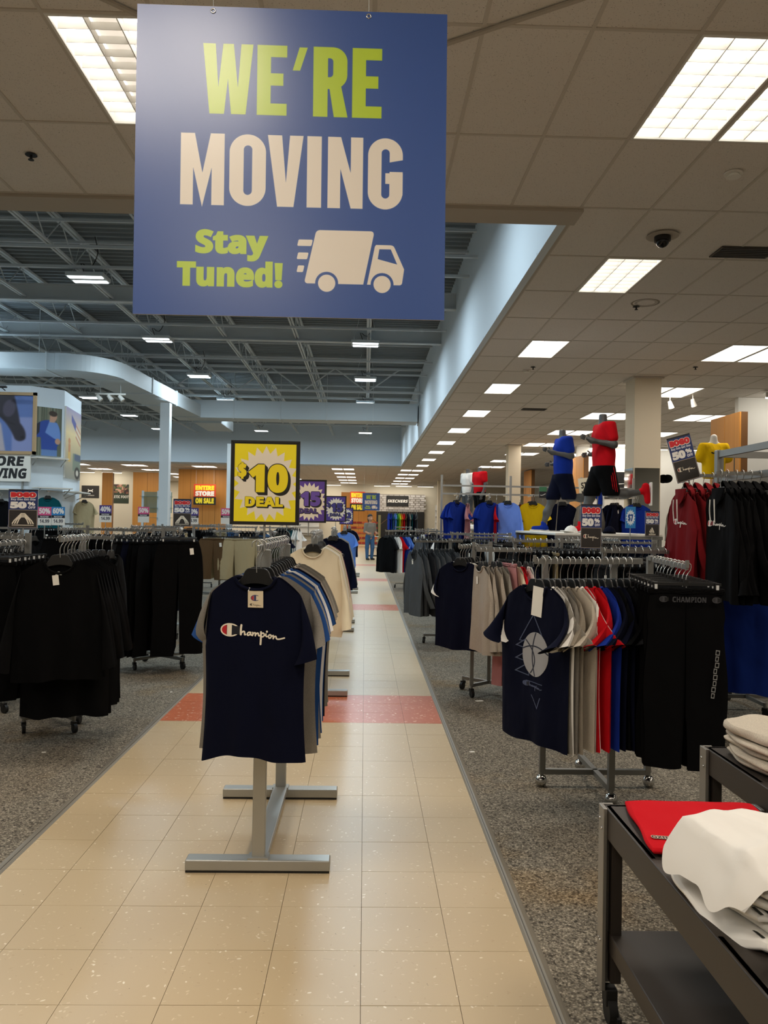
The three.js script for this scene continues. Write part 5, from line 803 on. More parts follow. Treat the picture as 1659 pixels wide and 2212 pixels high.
function runner(label, pos, s, C) { // headless running mannequin facing left
  const t = thing('running_mannequin', label, 'mannequin', pos, 0); t.scale.setScalar(s);
  const arm = (z, sh, el, wr, hd) => [[...sh, z, 0.056, ...el, z * 1.15, 0.043], [...el, z * 1.15, 0.043, ...wr, z, 0.029], [...wr, z, 0.03, ...hd, z, 0.026]].map((b) => [b[0], b[1], b[2], b[3], b[4], b[5], b[6], b[7]]);
  const n = arm(0.2, [0.11, 1.42], [0.16, 1.17], [-0.12, 1.22], [-0.18, 1.25]), f = arm(-0.2, [0.1, 1.42], [0.28, 1.22], [0.03, 1.08], [-0.04, 1.07]);
  const torso = [[0.08, 1.6, 0, 0.05, 0.085, 1.44, 0, 0.062], [0.09, 1.41, 0.15, 0.06, 0.09, 1.41, -0.15, 0.06], [0.09, 1.3, 0.075, 0.115, 0.1, 1.04, 0.05, 0.1], [0.09, 1.3, -0.075, 0.115, 0.1, 1.04, -0.05, 0.1], [0.1, 1.04, 0, 0.12, 0.085, 0.89, 0, 0.125]];
  const stance = [[0.07, 0.86, -0.09, 0.095, -0.05, 0.49, -0.09, 0.062], [-0.05, 0.49, -0.09, 0.06, -0.12, 0.3, -0.09, 0.058], [-0.12, 0.3, -0.09, 0.058, -0.18, 0.1, -0.09, 0.037]], back = [[0.1, 0.86, 0.09, 0.095, 0.18, 0.54, 0.1, 0.065], [0.18, 0.54, 0.1, 0.06, 0.36, 0.53, 0.1, 0.06], [0.36, 0.53, 0.1, 0.058, 0.58, 0.56, 0.1, 0.036]];
  const body = fieldGeo([...torso, ...n, ...f, ...stance, ...back], 0.016, 0.05, (x, y) => y - 1.6);
  part(t, 'body', merge([body, ...fingers(V(-0.14, 1.23, 0.2), V(-0.93, 0.36, 0).normalize(), V(0.36, 0.93, 0).normalize()), ...fingers(V(0.0, 1.075, -0.2), V(-1, -0.1, 0).normalize(), V(0, 1, 0))]), M.mannequin);
  const inf = (b, d) => [b[0], b[1], b[2], b[3] + d, b[4], b[5], b[6], b[7] + d];
  const up = (b, q) => [b[0], b[1], b[2], b[3] + 0.03, b[0] + (b[4] - b[0]) * q, b[1] + (b[5] - b[1]) * q, b[2] + (b[6] - b[2]) * q, b[7] + 0.035];
  part(t, 'shirt', fieldGeo([...torso.slice(1, 4).map((b) => inf(b, 0.022)), [0.1, 1.05, 0.05, 0.125, 0.1, 0.85, 0.05, 0.135], [0.1, 1.05, -0.05, 0.125, 0.1, 0.85, -0.05, 0.135], up(n[0], 0.62), up(f[0], 0.62)], 0.016, 0.06, (x, y) => Math.max(y - 1.475, 0.86 - y)), cloth(C.shirt));
  const shorts = part(t, 'shorts', fieldGeo([[0.09, 0.92, 0.04, 0.13, 0.09, 0.84, 0.05, 0.135], [0.09, 0.92, -0.04, 0.13, 0.09, 0.84, -0.05, 0.135], [0.08, 0.86, -0.09, 0.12, -0.03, 0.55, -0.09, 0.115], [0.1, 0.86, 0.09, 0.12, 0.17, 0.56, 0.1, 0.12]], 0.016, 0.05, (x, y) => Math.max(y - 0.9, 0.5 - y)), cloth(C.shorts));
  if (C.stripe) for (const o of [-0.02, 0.006, 0.032]) part(shorts, 'side_stripe', tubeOf([V(0.14 + o, 0.88, 0.182), V(0.155 + o, 0.78, 0.205), V(0.17 + o, 0.66, 0.218), V(0.19 + o, 0.55, 0.212)], 0.006, 10, 5), cloth(C.stripe));
  for (const [h, e] of [[[-0.145, 0.045, -0.09], [-0.33, 0.04, -0.09]], [[0.635, 0.635, 0.1], [0.665, 0.44, 0.1]]]) {
    const shoe = part(t, 'shoe', fieldGeo([...shoeBones(h, e, 0.05), h[1] < 0.1 ? [h[0] - 0.02, 0.06, h[2], 0.045, h[0] - 0.03, 0.13, h[2], 0.042] : [0.61, 0.58, 0.1, 0.046, 0.56, 0.56, 0.1, 0.04]], 0.01, 0.03), cloth(C.shoe));
    part(shoe, 'sole', h[1] < 0.1 ? cb(-0.24, 0.012, -0.09, 0.3, 0.024, 0.085, 0.01) : cb(0.705, 0.535, 0.1, 0.024, 0.31, 0.085, 0.01), M.whitePlastic);
  }
  part(t, 'support_rod', rod(V(0.02, 0, -0.09), V(0.06, 0.6, -0.09), 0.007, 6), M.chrome);
  part(t, 'base_disc', new THREE.CylinderGeometry(0.17, 0.17, 0.012, 24).translate(-0.05, 0.006, -0.06), M.silver);
  return t;
}
runner('running mannequin in a red T-shirt and black shorts with red side stripes', [3.09, 1.376, 10.4], 1.0, { shirt: 'red', shorts: 'jet', stripe: 'red', shoe: 'red' });
runner('running mannequin in a blue T-shirt and navy shorts', [3.0, 1.376, 12.2], 1.0, { shirt: 'royal', shorts: 'navy', shoe: 'royal' });
function stander(label, pos, turn, C) {
  const t = thing('standing_mannequin', label, 'mannequin', pos, turn);
  const torso = [[0, 1.56, 0, 0.05, 0, 1.42, 0, 0.06], [0.15, 1.39, 0, 0.06, -0.15, 1.39, 0, 0.06], [0.07, 1.28, 0, 0.115, 0.05, 1.02, 0, 0.1], [-0.07, 1.28, 0, 0.115, -0.05, 1.02, 0, 0.1], [0, 1.02, 0, 0.12, 0, 0.88, 0, 0.125]], arms = [], legs = [];
  for (const s of [-1, 1]) { arms.push([s * 0.2, 1.39, 0, 0.055, s * 0.25, 1.12, -0.02, 0.042], [s * 0.25, 1.12, -0.02, 0.042, s * 0.24, 0.88, 0.06, 0.03], [s * 0.24, 0.88, 0.06, 0.03, s * 0.235, 0.8, 0.09, 0.028]); legs.push([s * 0.09, 0.86, 0, 0.09, s * 0.11, 0.48, 0.02 * s, 0.06], [s * 0.11, 0.48, 0.02 * s, 0.06, s * 0.12, 0.1, 0.01, 0.038]); }
  part(t, 'body', merge([fieldGeo([...torso, ...arms, ...legs], 0.02, 0.05, (x, y) => y - 1.56), ...fingers(V(0.24, 0.85, 0.07), V(0, -0.94, 0.34).normalize(), V(0, 0.34, 0.94).normalize()), ...fingers(V(-0.24, 0.85, 0.07), V(0, -0.94, 0.34).normalize(), V(0, 0.34, 0.94).normalize())]), M.mannequin);
  const inf = (b, d) => [b[0], b[1], b[2], b[3] + d, b[4], b[5], b[6], b[7] + d];
  part(t, 'shirt', fieldGeo([...torso.slice(1).map((b) => inf(b, 0.022)), ...arms.filter((_, i) => i % 3 === 0 || C.long).map((b) => (C.long ? inf(b, 0.014) : [b[0], b[1], b[2], b[3] + 0.03, (b[0] * 0.4 + b[4] * 0.6), b[1] * 0.4 + b[5] * 0.6, b[2], b[7] + 0.035]))], 0.02, 0.05, (x, y) => Math.max(y - 1.45, 0.84 - y)), cloth(C.shirt));
  part(t, C.trousers ? 'trousers' : 'shorts', fieldGeo([[0.05, 0.9, 0, 0.135, -0.05, 0.9, 0, 0.135], ...legs.filter((_, i) => C.trousers || i % 2 === 0).map((b) => inf(b, 0.024))], 0.02, 0.04, (x, y) => Math.max(y - 0.93, (C.trousers ? 0.12 : 0.52) - y)), cloth(C.shorts));
  for (const s of [-1, 1]) { const sh = part(t, 'shoe', fieldGeo([[s * 0.12, 0.05, -0.02, 0.048, s * 0.14, 0.045, 0.15, 0.036], [s * 0.12, 0.06, 0, 0.042, s * 0.12, 0.12, 0, 0.042]], 0.012, 0.03), cloth('white')); part(sh, 'sole', cb(s * 0.13, 0.012, 0.06, 0.09, 0.022, 0.27, 0.01), M.whitePlastic); }
  return t;
}
stander('standing mannequin in a red T-shirt and black shorts, far right', [2.93, 1.362, 20], -1.15, { shirt: 'red', shorts: 'black' });
stander('standing mannequin in a white top and dark trousers behind the red one', [2.72, 1.362, 20.7], -1.1, { shirt: 'white', shorts: 'slate', trousers: true });
{ // torso form in a yellow jersey
  const t = thing('torso_form', 'white torso form in a bright yellow jersey before the wooden panel', 'mannequin', [5.4, 0, 12.0]);
  part(t, 'torso', fieldGeo([[0, 2.88, 0, 0.05, 0, 2.78, 0, 0.06], [0.13, 2.74, 0, 0.055, -0.13, 2.74, 0, 0.055], [0.06, 2.63, 0, 0.1, 0.05, 2.4, 0, 0.09], [-0.06, 2.63, 0, 0.1, -0.05, 2.4, 0, 0.09]], 0.016, 0.05), M.mannequinWhite);
  part(t, 'jersey', fieldGeo([[0.13, 2.73, 0, 0.078, -0.13, 2.73, 0, 0.078], [0.06, 2.63, 0, 0.12, 0.05, 2.3, 0, 0.12], [-0.06, 2.63, 0, 0.12, -0.05, 2.3, 0, 0.12], [0.16, 2.72, 0, 0.08, 0.22, 2.56, 0, 0.075], [-0.16, 2.72, 0, 0.08, -0.22, 2.56, 0, 0.075]], 0.016, 0.05, (x, y) => Math.max(y - 2.79, 2.24 - y)), cloth('gold'));
  const q = canvasTex(96, 96, (c) => { c.strokeStyle = '#2b2416'; c.lineWidth = 8; c.beginPath(); c.moveTo(6, 30); c.quadraticCurveTo(20, 50, 70, 12); c.stroke(); c.fillStyle = '#d8541c'; c.beginPath(); c.moveTo(48, 44); c.lineTo(66, 54); c.lineTo(62, 84); c.lineTo(36, 84); c.lineTo(34, 56); c.fill(); });
  part(t, 'chest_print', new THREE.PlaneGeometry(0.2, 0.2).translate(0, 2.6, 0.126), new THREE.MeshStandardMaterial({ map: q, transparent: true, alphaTest: 0.01, roughness: 0.8 }));
  part(t, 'stand_pole', rod(V(0, 0.02, 0), V(0, 2.4, 0), 0.016, 10), M.chrome); part(t, 'stand_base', new THREE.CylinderGeometry(0.2, 0.22, 0.02, 24).translate(0, 0.01, 0), M.chrome);
}
{ // shopper far down the aisle
  const t = thing('person', 'person in grey top and blue jeans beside a rolling rack down the aisle', 'person', [0.2, 0, 30.2], 0.5);
  const arms = [], legs = [];
  for (const s of [-1, 1]) { arms.push([s * 0.18, 1.38, 0, 0.055, s * 0.23, 1.1, 0.0, 0.043], [s * 0.23, 1.1, 0, 0.043, s * 0.17, 1.02, 0.22, 0.032], [s * 0.17, 1.02, 0.22, 0.032, s * 0.15, 1.03, 0.29, 0.03]); legs.push([s * 0.09, 0.88, 0, 0.09, s * 0.1, 0.48, 0.04 * s, 0.06], [s * 0.1, 0.48, 0.04 * s, 0.06, s * 0.1, 0.08, -0.02, 0.042]); }
  const torso = [[0, 1.5, 0, 0.05, 0, 1.4, 0, 0.06], [0.14, 1.38, 0, 0.058, -0.14, 1.38, 0, 0.058], [0.06, 1.26, 0, 0.11, 0.05, 1.0, 0, 0.1], [-0.06, 1.26, 0, 0.11, -0.05, 1.0, 0, 0.1], [0, 1.0, 0, 0.11, 0, 0.9, 0, 0.125]];
  const head = [[0, 1.6, 0.01, 0.09, 0, 1.66, 0, 0.095], [0, 1.55, 0.05, 0.055, 0, 1.57, 0.06, 0.05], [0, 1.6, 0.1, 0.014, 0, 1.575, 0.115, 0.018], [0.09, 1.6, 0, 0.02, 0.095, 1.62, 0, 0.018], [-0.09, 1.6, 0, 0.02, -0.095, 1.62, 0, 0.018]];
  part(t, 'body', merge([fieldGeo([...torso, ...arms, ...head, ...legs], 0.018, 0.03), ...fingers(V(0.155, 1.03, 0.27), V(0, 0, 1), V(0, 1, 0)), ...fingers(V(-0.155, 1.03, 0.27), V(0, 0, 1), V(0, 1, 0))]), std(0xb98a6c, 0.7));
  const inf = (b, d) => [b[0], b[1], b[2], b[3] + d, b[4], b[5], b[6], b[7] + d];
  part(t, 'top', fieldGeo([...torso.slice(1).map((b) => inf(b, 0.018)), ...arms.filter((_, i) => i % 3 === 0).map((b) => inf(b, 0.018))], 0.018, 0.04, (x, y) => Math.max(y - 1.44, 0.9 - y)), cloth('heather'));
  part(t, 'jeans', fieldGeo([[0.04, 0.92, 0, 0.13, -0.04, 0.92, 0, 0.13], ...legs.map((b) => inf(b, 0.016))], 0.018, 0.03, (x, y) => Math.max(y - 0.98, 0.06 - y)), cloth('denim'));
  part(t, 'hair', fieldGeo([[0, 1.68, -0.01, 0.1, 0, 1.6, -0.05, 0.085], [0, 1.6, -0.06, 0.07, 0, 1.48, -0.07, 0.05]], 0.014, 0.03), std(0x16110d, 0.6));
  for (const s of [-1, 1]) { part(t, 'eye', new THREE.SphereGeometry(0.012, 8, 6).translate(s * 0.035, 1.63, 0.088), M.black); part(t, 'shoe', fieldGeo([[s * 0.1, 0.045, -0.04, 0.043, s * 0.11, 0.04, 0.15, 0.034]], 0.014, 0.02), M.rubber); }
  part(t, 'mouth', tubeOf([V(-0.025, 1.548, 0.098), V(0, 1.543, 0.106), V(0.025, 1.548, 0.098)], 0.004, 6, 4), std(0x8d4f45, 0.7));
}
// ---------------------------------------------------------------- display platforms under the mannequins
function platform(label, x0, x1, d0, d1, H) {
  const t = thing('display_platform', label, 'platform', [(x0 + x1) / 2, 0, (d0 + d1) / 2]), W = x1 - x0, L = d1 - d0;
  part(t, 'top_board', cb(0, H - 0.015, 0, W, 0.03, L, 0.004), M.board); for (const q of [-1, 1]) part(t, 'edge_rail', cb(0, H - 0.05, q * (L / 2 - 0.015), W, 0.04, 0.03), M.rackGrey);
  for (const sx of [-1, 1]) for (const sz of [-1, 1]) part(t, 'leg', cb(sx * (W / 2 - 0.03), (H - 0.03) / 2, sz * (L / 2 - 0.03), 0.04, H - 0.03, 0.04), M.rackGrey);
  return t;
}
platform('long display platform carrying the two running mannequins', 2.45, 3.85, 10.0, 12.65, 1.376);
platform('display platform carrying the far standing mannequins', 2.4, 3.4, 19.6, 21.1, 1.362);
function cap(label, c, pos, turn) {
  const t = thing('baseball_cap', label, 'cap', pos, turn);
  const dome = new THREE.SphereGeometry(0.088, 18, 10, 0, Math.PI * 2, 0, Math.PI / 2); dome.scale(0.95, 1.1, 1.1); part(t, 'crown', dome, cloth(c));
  const s = new THREE.Shape(); s.moveTo(-0.08, 0.04); s.quadraticCurveTo(-0.09, 0.16, 0, 0.17); s.quadraticCurveTo(0.09, 0.16, 0.08, 0.04); s.quadraticCurveTo(0, 0.1, -0.08, 0.04);
  const g = new THREE.ExtrudeGeometry(s, { depth: 0.006, bevelEnabled: true, bevelSize: 0.001, bevelThickness: 0.001, bevelSegments: 1, curveSegments: 8 }); g.rotateX(Math.PI / 2 - 0.12); g.translate(0, 0.012, 0.0); part(t, 'brim', g, cloth(c));
  part(t, 'button', new THREE.SphereGeometry(0.008, 8, 6).translate(0, 0.098, 0), cloth(c)); return t;
}
cap('white baseball cap on the platform left of the red shoe', 'white', [2.72, 1.377, 10.25], -1.0);
cap('second white baseball cap on the platform, nearer the red shoe', 'white', [2.95, 1.377, 10.2], -0.8);
cap('dark navy cap on the platform beneath the red mannequin', 'navy', [3.2, 1.377, 10.15], -0.4);
{ // tall rail of tops behind the mannequins
  const t = thing('wall_rail_rack', 'tall silver double rail with blue and mustard tops hanging at eye level', 'clothes rack', [3.2, 0, 13.3]);
  for (const x of [-1.9, -0.72, 0.5, 1.4]) part(t, 'upright', cb(x, 1.15, 0, 0.035, 2.3, 0.035), M.silver);
  for (const y of [1.98, 2.12, 1.2]) part(t, 'rail', cb(-0.25, y, 0, 3.3, 0.03, 0.025), M.silver);
  part(t, 'foot_rail', cb(-0.25, 0.02, 0, 3.3, 0.04, 0.3), M.silver);
  const put = (x, spec, n, extra = {}) => { const a = { x0: x, D0: 13.28, x1: x, D1: 12.86, h: 1.96 }; part(t, 'face_out_arm', cb(x - 3.2, 1.955, 0.22, 0.012, 0.02, 0.42), M.chrome); return fill(a, spec, { where: `tall silver rail, ${n} arm`, seed: 200 + Math.round(x * 10), q: 0.9, pitch: 0.09, tags: 0.2, ...extra }); };
  put(1.52, 'tee:royal*3', 'first', { yaw0: 0.9 }); put(2.06, 'tee:royal*3', 'second', { yaw0: 0.5 }); put(2.36, 'longtee:lilac*3', 'third', { yaw0: -0.6 });
  put(2.78, 'tee:yellow*3', 'fourth'); put(3.28, 'tee:navy*3', 'fifth'); put(3.72, 'jacket:grey*2', 'sixth'); put(4.2, 'jacket:navy*4', 'seventh', { yaw0: 0.8 }); put(4.52, 'tee:royal*2', 'eighth');
  for (const [x, c, l] of [[1.72, 'pink', 'pale pink shirt'], [2.2, 'red', 'red shirt'], [2.6, 'maroon', 'maroon shirt']]) garment('tee', c, [x, 1.94, 13.05], 1.3, { q: 0.9, label: `${l} turned edge-on on the tall silver rail`, group: 'edge-on shirts on the tall silver rail' });
}
{ // rail of grey and blue backpacks-like vests and jackets by the right wall, far jersey wall
  const A = { x0: 7.2, D0: 16.0, x1: 6.3, D1: 15.8, h: 1.95 };
  const t = rack('silver rack of grey and blue jackets by the white partition', 6.8, 16.0, { arms: [A], h: 1.96, m: M.silver });
  fill(A, 'jacket:grey*2 jacket:sky jacket:royal jacket:grey jacket:slate', { where: 'rack by the white partition', seed: 231, q: 0.7, pitch: 0.14 });
  const B = { x0: 2.3, D0: 34.2, x1: 1.0, D1: 34.0, h: 2.0 };
  rack('tall rack of many-coloured shirts before the stone wall', 1.65, 34.2, { arms: [B], h: 2.02, posts: [[-0.6, 0], [0.6, 0]], feet: [[-0.6, 0.3], [0.6, 0.3], [-0.6, -0.3], [0.6, -0.3]] });
  fill(B, 'tee:royal*2 tee:teal tee:sky tee:green tee:lime tee:orange tee:red tee:brown tee:navy tee:grey tee:teal tee:navy tee:slate', { where: 'many-coloured far rack', seed: 232, q: 0.6, pitch: 0.095 });
}
{ // rolling rack with a tan upright, beside the shopper
  const t = thing('rolling_rack', 'rolling wire rack with a tall tan board beside the shopper', 'rolling rack', [0.45, 0, 30.8]);
  part(t, 'base_frame', merge([cb(0, 0.14, 0.25, 0.75, 0.04, 0.04), cb(0, 0.14, -0.25, 0.75, 0.04, 0.04), cb(-0.36, 0.14, 0, 0.04, 0.04, 0.5), cb(0.36, 0.14, 0, 0.04, 0.04, 0.5)]), M.rackDark);
  for (const sx of [-1, 1]) for (const sz of [-1, 1]) caster(t, sx * 0.34, sz * 0.23, false).scale.setScalar(1.6);
  part(t, 'board', cb(0.12, 0.95, 0, 0.1, 1.6, 0.06), std(0x9a8a5a, 0.8));
  for (const y of [0.5, 0.9]) part(t, 'wire_shelf', merge([rod(V(-0.36, y, 0.24), V(0.1, y, 0.24), 0.012), rod(V(-0.36, y, -0.24), V(0.1, y, -0.24), 0.012)]), M.whitePlastic);
  for (const z of [-0.24, 0.24]) part(t, 'wire_post', rod(V(-0.36, 0.14, z), V(-0.36, 0.95, z), 0.012), M.silver);
  for (const s of [-1, 1]) part(t, 'branch', bar(V(0.12, 1.35, 0), V(0.12 + s * 0.3, 1.6, 0), 0.03, 0.02), M.woodDark);
}
// ---------------------------------------------------------------- mirror on the column, wall panels, far walls
{
  part(col1, 'mirror_panel', cb(0, 0.95 + 0.33, 0.256, 0.46, 2.55, 0.008), M.mirror); part(col1, 'mirror_panel', cb(-0.256, 0.95 + 0.33, 0, 0.008, 2.55, 0.46), M.mirror);
  cap('black cap hung on the side of the mirrored column', 'black', [5.5, 2.36, 14.3], 1.4).rotation.z = -1.2;
}
function woodPanel(label, x0, x1, d0, d1, H, n) { // upright slab of veneer boards with slot handles on the aisle side
  const t = thing('wood_panel', label, 'wood panel', [(x0 + x1) / 2, 0, (d0 + d1) / 2]), W = x1 - x0, L = d1 - d0;
  part(t, 'core', cb(0, H / 2, 0, W - 0.04, H, L - 0.01), M.woodDark);
  const m = n || 2, along = L > W;
  for (let k = 0; k < m; k++) for (const s of along ? [-1] : [1]) {
    const b = along ? cb(s * (W / 2 - 0.01), H / 2, (k + 0.5) * L / m - L / 2, 0.03, H, L / m - 0.014, 0.003) : cb((k + 0.5) * W / m - W / 2, H / 2, s * (L / 2 - 0.01), W / m - 0.014, H, 0.03, 0.003);
    const bd = part(t, 'veneer_board', metric(b, 0.7), M.wood);
    if (along) part(bd, 'slot_handle', cb(s * (W / 2 + 0.007), H - 1.0, (k + 0.5) * L / m - L / 2 + 0.1, 0.006, 0.55, 0.03), M.rackDark);
  }
  return t;
}
woodPanel('orange wood panel standing behind the yellow torso form', 6.15, 6.3, 12.7, 13.8, 3.4, 2);
woodPanel('orange wood panel behind the blue mannequin', 7.0, 7.2, 25.0, 26.6, 3.75, 2);
woodPanel('small orange wood panel seen beside the second cream column', 8.2, 8.4, 38.5, 40.3, 4.2, 2);
woodPanel('wide orange wood panel behind the ENTIRE STORE sign at left', -10.3, -7.6, 43.2, 43.5, 4.2, 4);
woodPanel('narrow orange wood panel behind the white post at left', -12.9, -11.3, 43.6, 43.8, 4.0, 2);
woodPanel('dark orange wood pillar left of the glass shelf tower', -14.9, -14.3, 44.5, 44.8, 4.0, 1);
woodPanel('bright orange wood panel beside the far WE\'RE MOVING sign', -1.6, 0.75, 51.5, 51.7, 3.4, 4);
{
  const sign = (name, tex, w, h, pos, lab) => signCard(name, tex, w, h, pos, 0, lab, 'sign', /sale|hanging/.test(name) ? 'ceiling' : 0);
  sign('sale_sign', T_SALE, 1.2, 1.12, [-8.7, 2.8, 42.5], 'orange and black ENTIRE STORE ON SALE sign at the left back');
  sign('sale_sign', T_SALE, 0.95, 1.25, [-0.5, 2.77, 50], 'ENTIRE STORE ON SALE sign partly behind the far blue sign');
  sign('hanging_sign', T_MOVE_S, 1.0, 1.0, [0.33, 2.63, 45], 'small far-off blue WE\'RE MOVING sign at the back');
  const T_SK = canvasTex(256, 128, (g, w, h) => { g.fillStyle = '#141413'; g.fillRect(0, 0, w, h); fitText(g, 'SKECHERS', 12, 46, 232, 36, { stroke: 2, fill: '#f1efe8', skew: -0.2 }); });
  sign('brand_sign', T_SK, 1.65, 0.8, [2.38, 3.05, 57.99], 'black SKECHERS sign on the stone-look far wall');
  const sw = thing('stone_wall_panel', 'grey stone-look panel around the black SKECHERS sign', 'wall panel', [2.6, 0, 58.1]), r = rng(91);
  part(sw, 'backing', cb(0, 2.9, 0, 3.6, 1.3, 0.1), std(0x8f887e, 0.95)); part(sw, 'dark_base', cb(0, 1.3, 0.02, 3.6, 1.9, 0.12), std(0x1d1c1b, 0.7));
  for (let y = 0; y < 8; y++) for (let k = 0; k < 9; k++) { const w = 0.3 + r() * 0.08; part(sw, 'stone', cb(-1.6 + k * 0.4 + (y % 2) * 0.12, 2.35 + y * 0.155, 0.06, w, 0.13, 0.03 + r() * 0.03), std(new THREE.Color().setHSL(0.09, 0.07, 0.42 + r() * 0.2), 0.95)); }
  const T_ATH = canvasTex(256, 192, (g, w, h) => { g.fillStyle = '#2f3b2c'; g.fillRect(0, 0, w, h); const q = rng(4); for (let k = 0; k < 60; k++) { g.fillStyle = ['#8a5a46', '#c79a82', '#3a2320', '#55643a'][Math.floor(q() * 4)]; g.beginPath(); g.ellipse(q() * w, q() * h * 0.45, 8 + q() * 22, 5 + q() * 12, q() * 3, 0, 7); g.fill(); } fitText(g, 'ATHLETIC FOOTWEAR', 34, 112, 300, 28, { stroke: 1, fill: '#e9e6dc' }); });
  sign('wall_poster', T_ATH, 1.5, 1.15, [-15.0, 2.9, 47.39], 'ATHLETIC FOOTWEAR poster on the far left wall');
  const T_UA = canvasTex(160, 112, (g, w, h) => { g.fillStyle = '#33302f'; g.fillRect(0, 0, w, h); g.strokeStyle = '#f0ede6'; g.lineWidth = 9; g.beginPath(); g.arc(80, 26, 22, 0.3, 2.84); g.stroke(); g.beginPath(); g.arc(80, 66, 22, 3.44, 5.98); g.stroke(); fitText(g, 'UNDER ARMOUR', 44, 84, 72, 9, { fill: '#e9e6dc' }); });
  sign('brand_sign', T_UA, 1.05, 0.75, [-16.55, 2.99, 47.39], 'dark sign with a white interlocked emblem at far left');
  const T_RB = canvasTex(256, 128, (g, w, h) => { g.fillStyle = '#161617'; g.fillRect(0, 0, w, h); poly(g, [[20, 30], [150, 56], [236, 52], [120, 66]], '#ecebe6'); poly(g, [[20, 104], [110, 66], [150, 60], [70, 108]], '#ecebe6'); });
  sign('brand_sign', T_RB, 1.95, 0.95, [8.48, 2.9, 27.19], 'black sign with a white winged emblem behind the red mannequin');
  const T_SAVE = canvasTex(128, 112, (g, w, h) => { g.fillStyle = '#efe6cc'; g.fillRect(0, 0, w, h); fitText(g, 'STORE', 14, 20, 100, 30, { stroke: 2, fill: '#2a2420' }); fitText(g, 'MOVING', 14, 60, 100, 30, { stroke: 2, fill: '#2a2420' }); });
  signCard('hand_sign', T_SAVE, 0.38, 0.4, [3.84, 2.1, 13.27], 0, 'cream hand-lettered sign between the two running mannequins', 'sign', 0.12, 0.12);
}
{ // shoe boxes and shelf at the end of the aisle
  const t = thing('shoe_shelf', 'steel shelf of red shoe boxes at the far end of the aisle', 'shelf', [-0.15, 0, 46]);
  for (const x of [-0.95, 0.95]) part(t, 'upright', cb(x, 0.8, 0, 0.04, 1.6, 0.35), M.rackDark); for (let k = 0; k < 5; k++) part(t, 'shelf_board', cb(0, 0.15 + k * 0.3, 0, 1.9, 0.02, 0.38), M.rackDark);
  const g = cb(0, 0.075, 0, 0.28, 0.12, 0.3, 0.004), ms = [std(0xb0301f, 0.7), std(0xc65a2a, 0.7), std(0x8e2418, 0.7)], r = rng(17);
  for (let y = 0; y < 5; y++) for (let k = 0; k < 6; k++) solo('shoe_box', g, ms[Math.floor(r() * 3)], `red shoe box, ${ORD[k]} along the ${['bottom', 'second', 'third', 'fourth', 'top'][y]} shelf`, 'box', [-0.95 + k * 0.31, 0.145 + y * 0.3, 46], (r() - 0.5) * 0.1, 'shoe boxes at the end of the aisle');
  const u = thing('glass_tower', 'pale glass shelf tower at the left back', 'shelf tower', [-10.9, 0, 41]);
  for (const x of [-0.7, 0.1, 0.7]) part(u, 'upright', cb(x, 1.45, 0, 0.1, 2.9, 0.1), M.wallBlue); for (const y of [1.0, 1.5, 2.0, 2.6]) part(u, 'glass_shelf', cb(0, y, 0, 1.6, 0.02, 0.5), M.glassBlue); part(u, 'back_panel', cb(0, 2.3, -0.25, 1.5, 1.1, 0.01), M.glassBlue);
}
// far shoe-wall blocks of pale shelving along the back
[[-4.5, 2.2], [6.2, 2.0], [9.5, 2.4]].forEach(([x, w], k) => { const t = thing('wall_shelving', `${['left', 'middle', 'right'][k]} block of pale wall shelving along the far wall`, 'shelving', [x, 0, 58]); part(t, 'back_panel', cb(0, 1.6, 0, w, 2.4, 0.08), M.wallWhite); for (let y = 0; y < 5; y++) part(t, 'shelf_board', cb(0, 0.6 + y * 0.45, 0.18, w, 0.025, 0.32), M.columnWhite); });

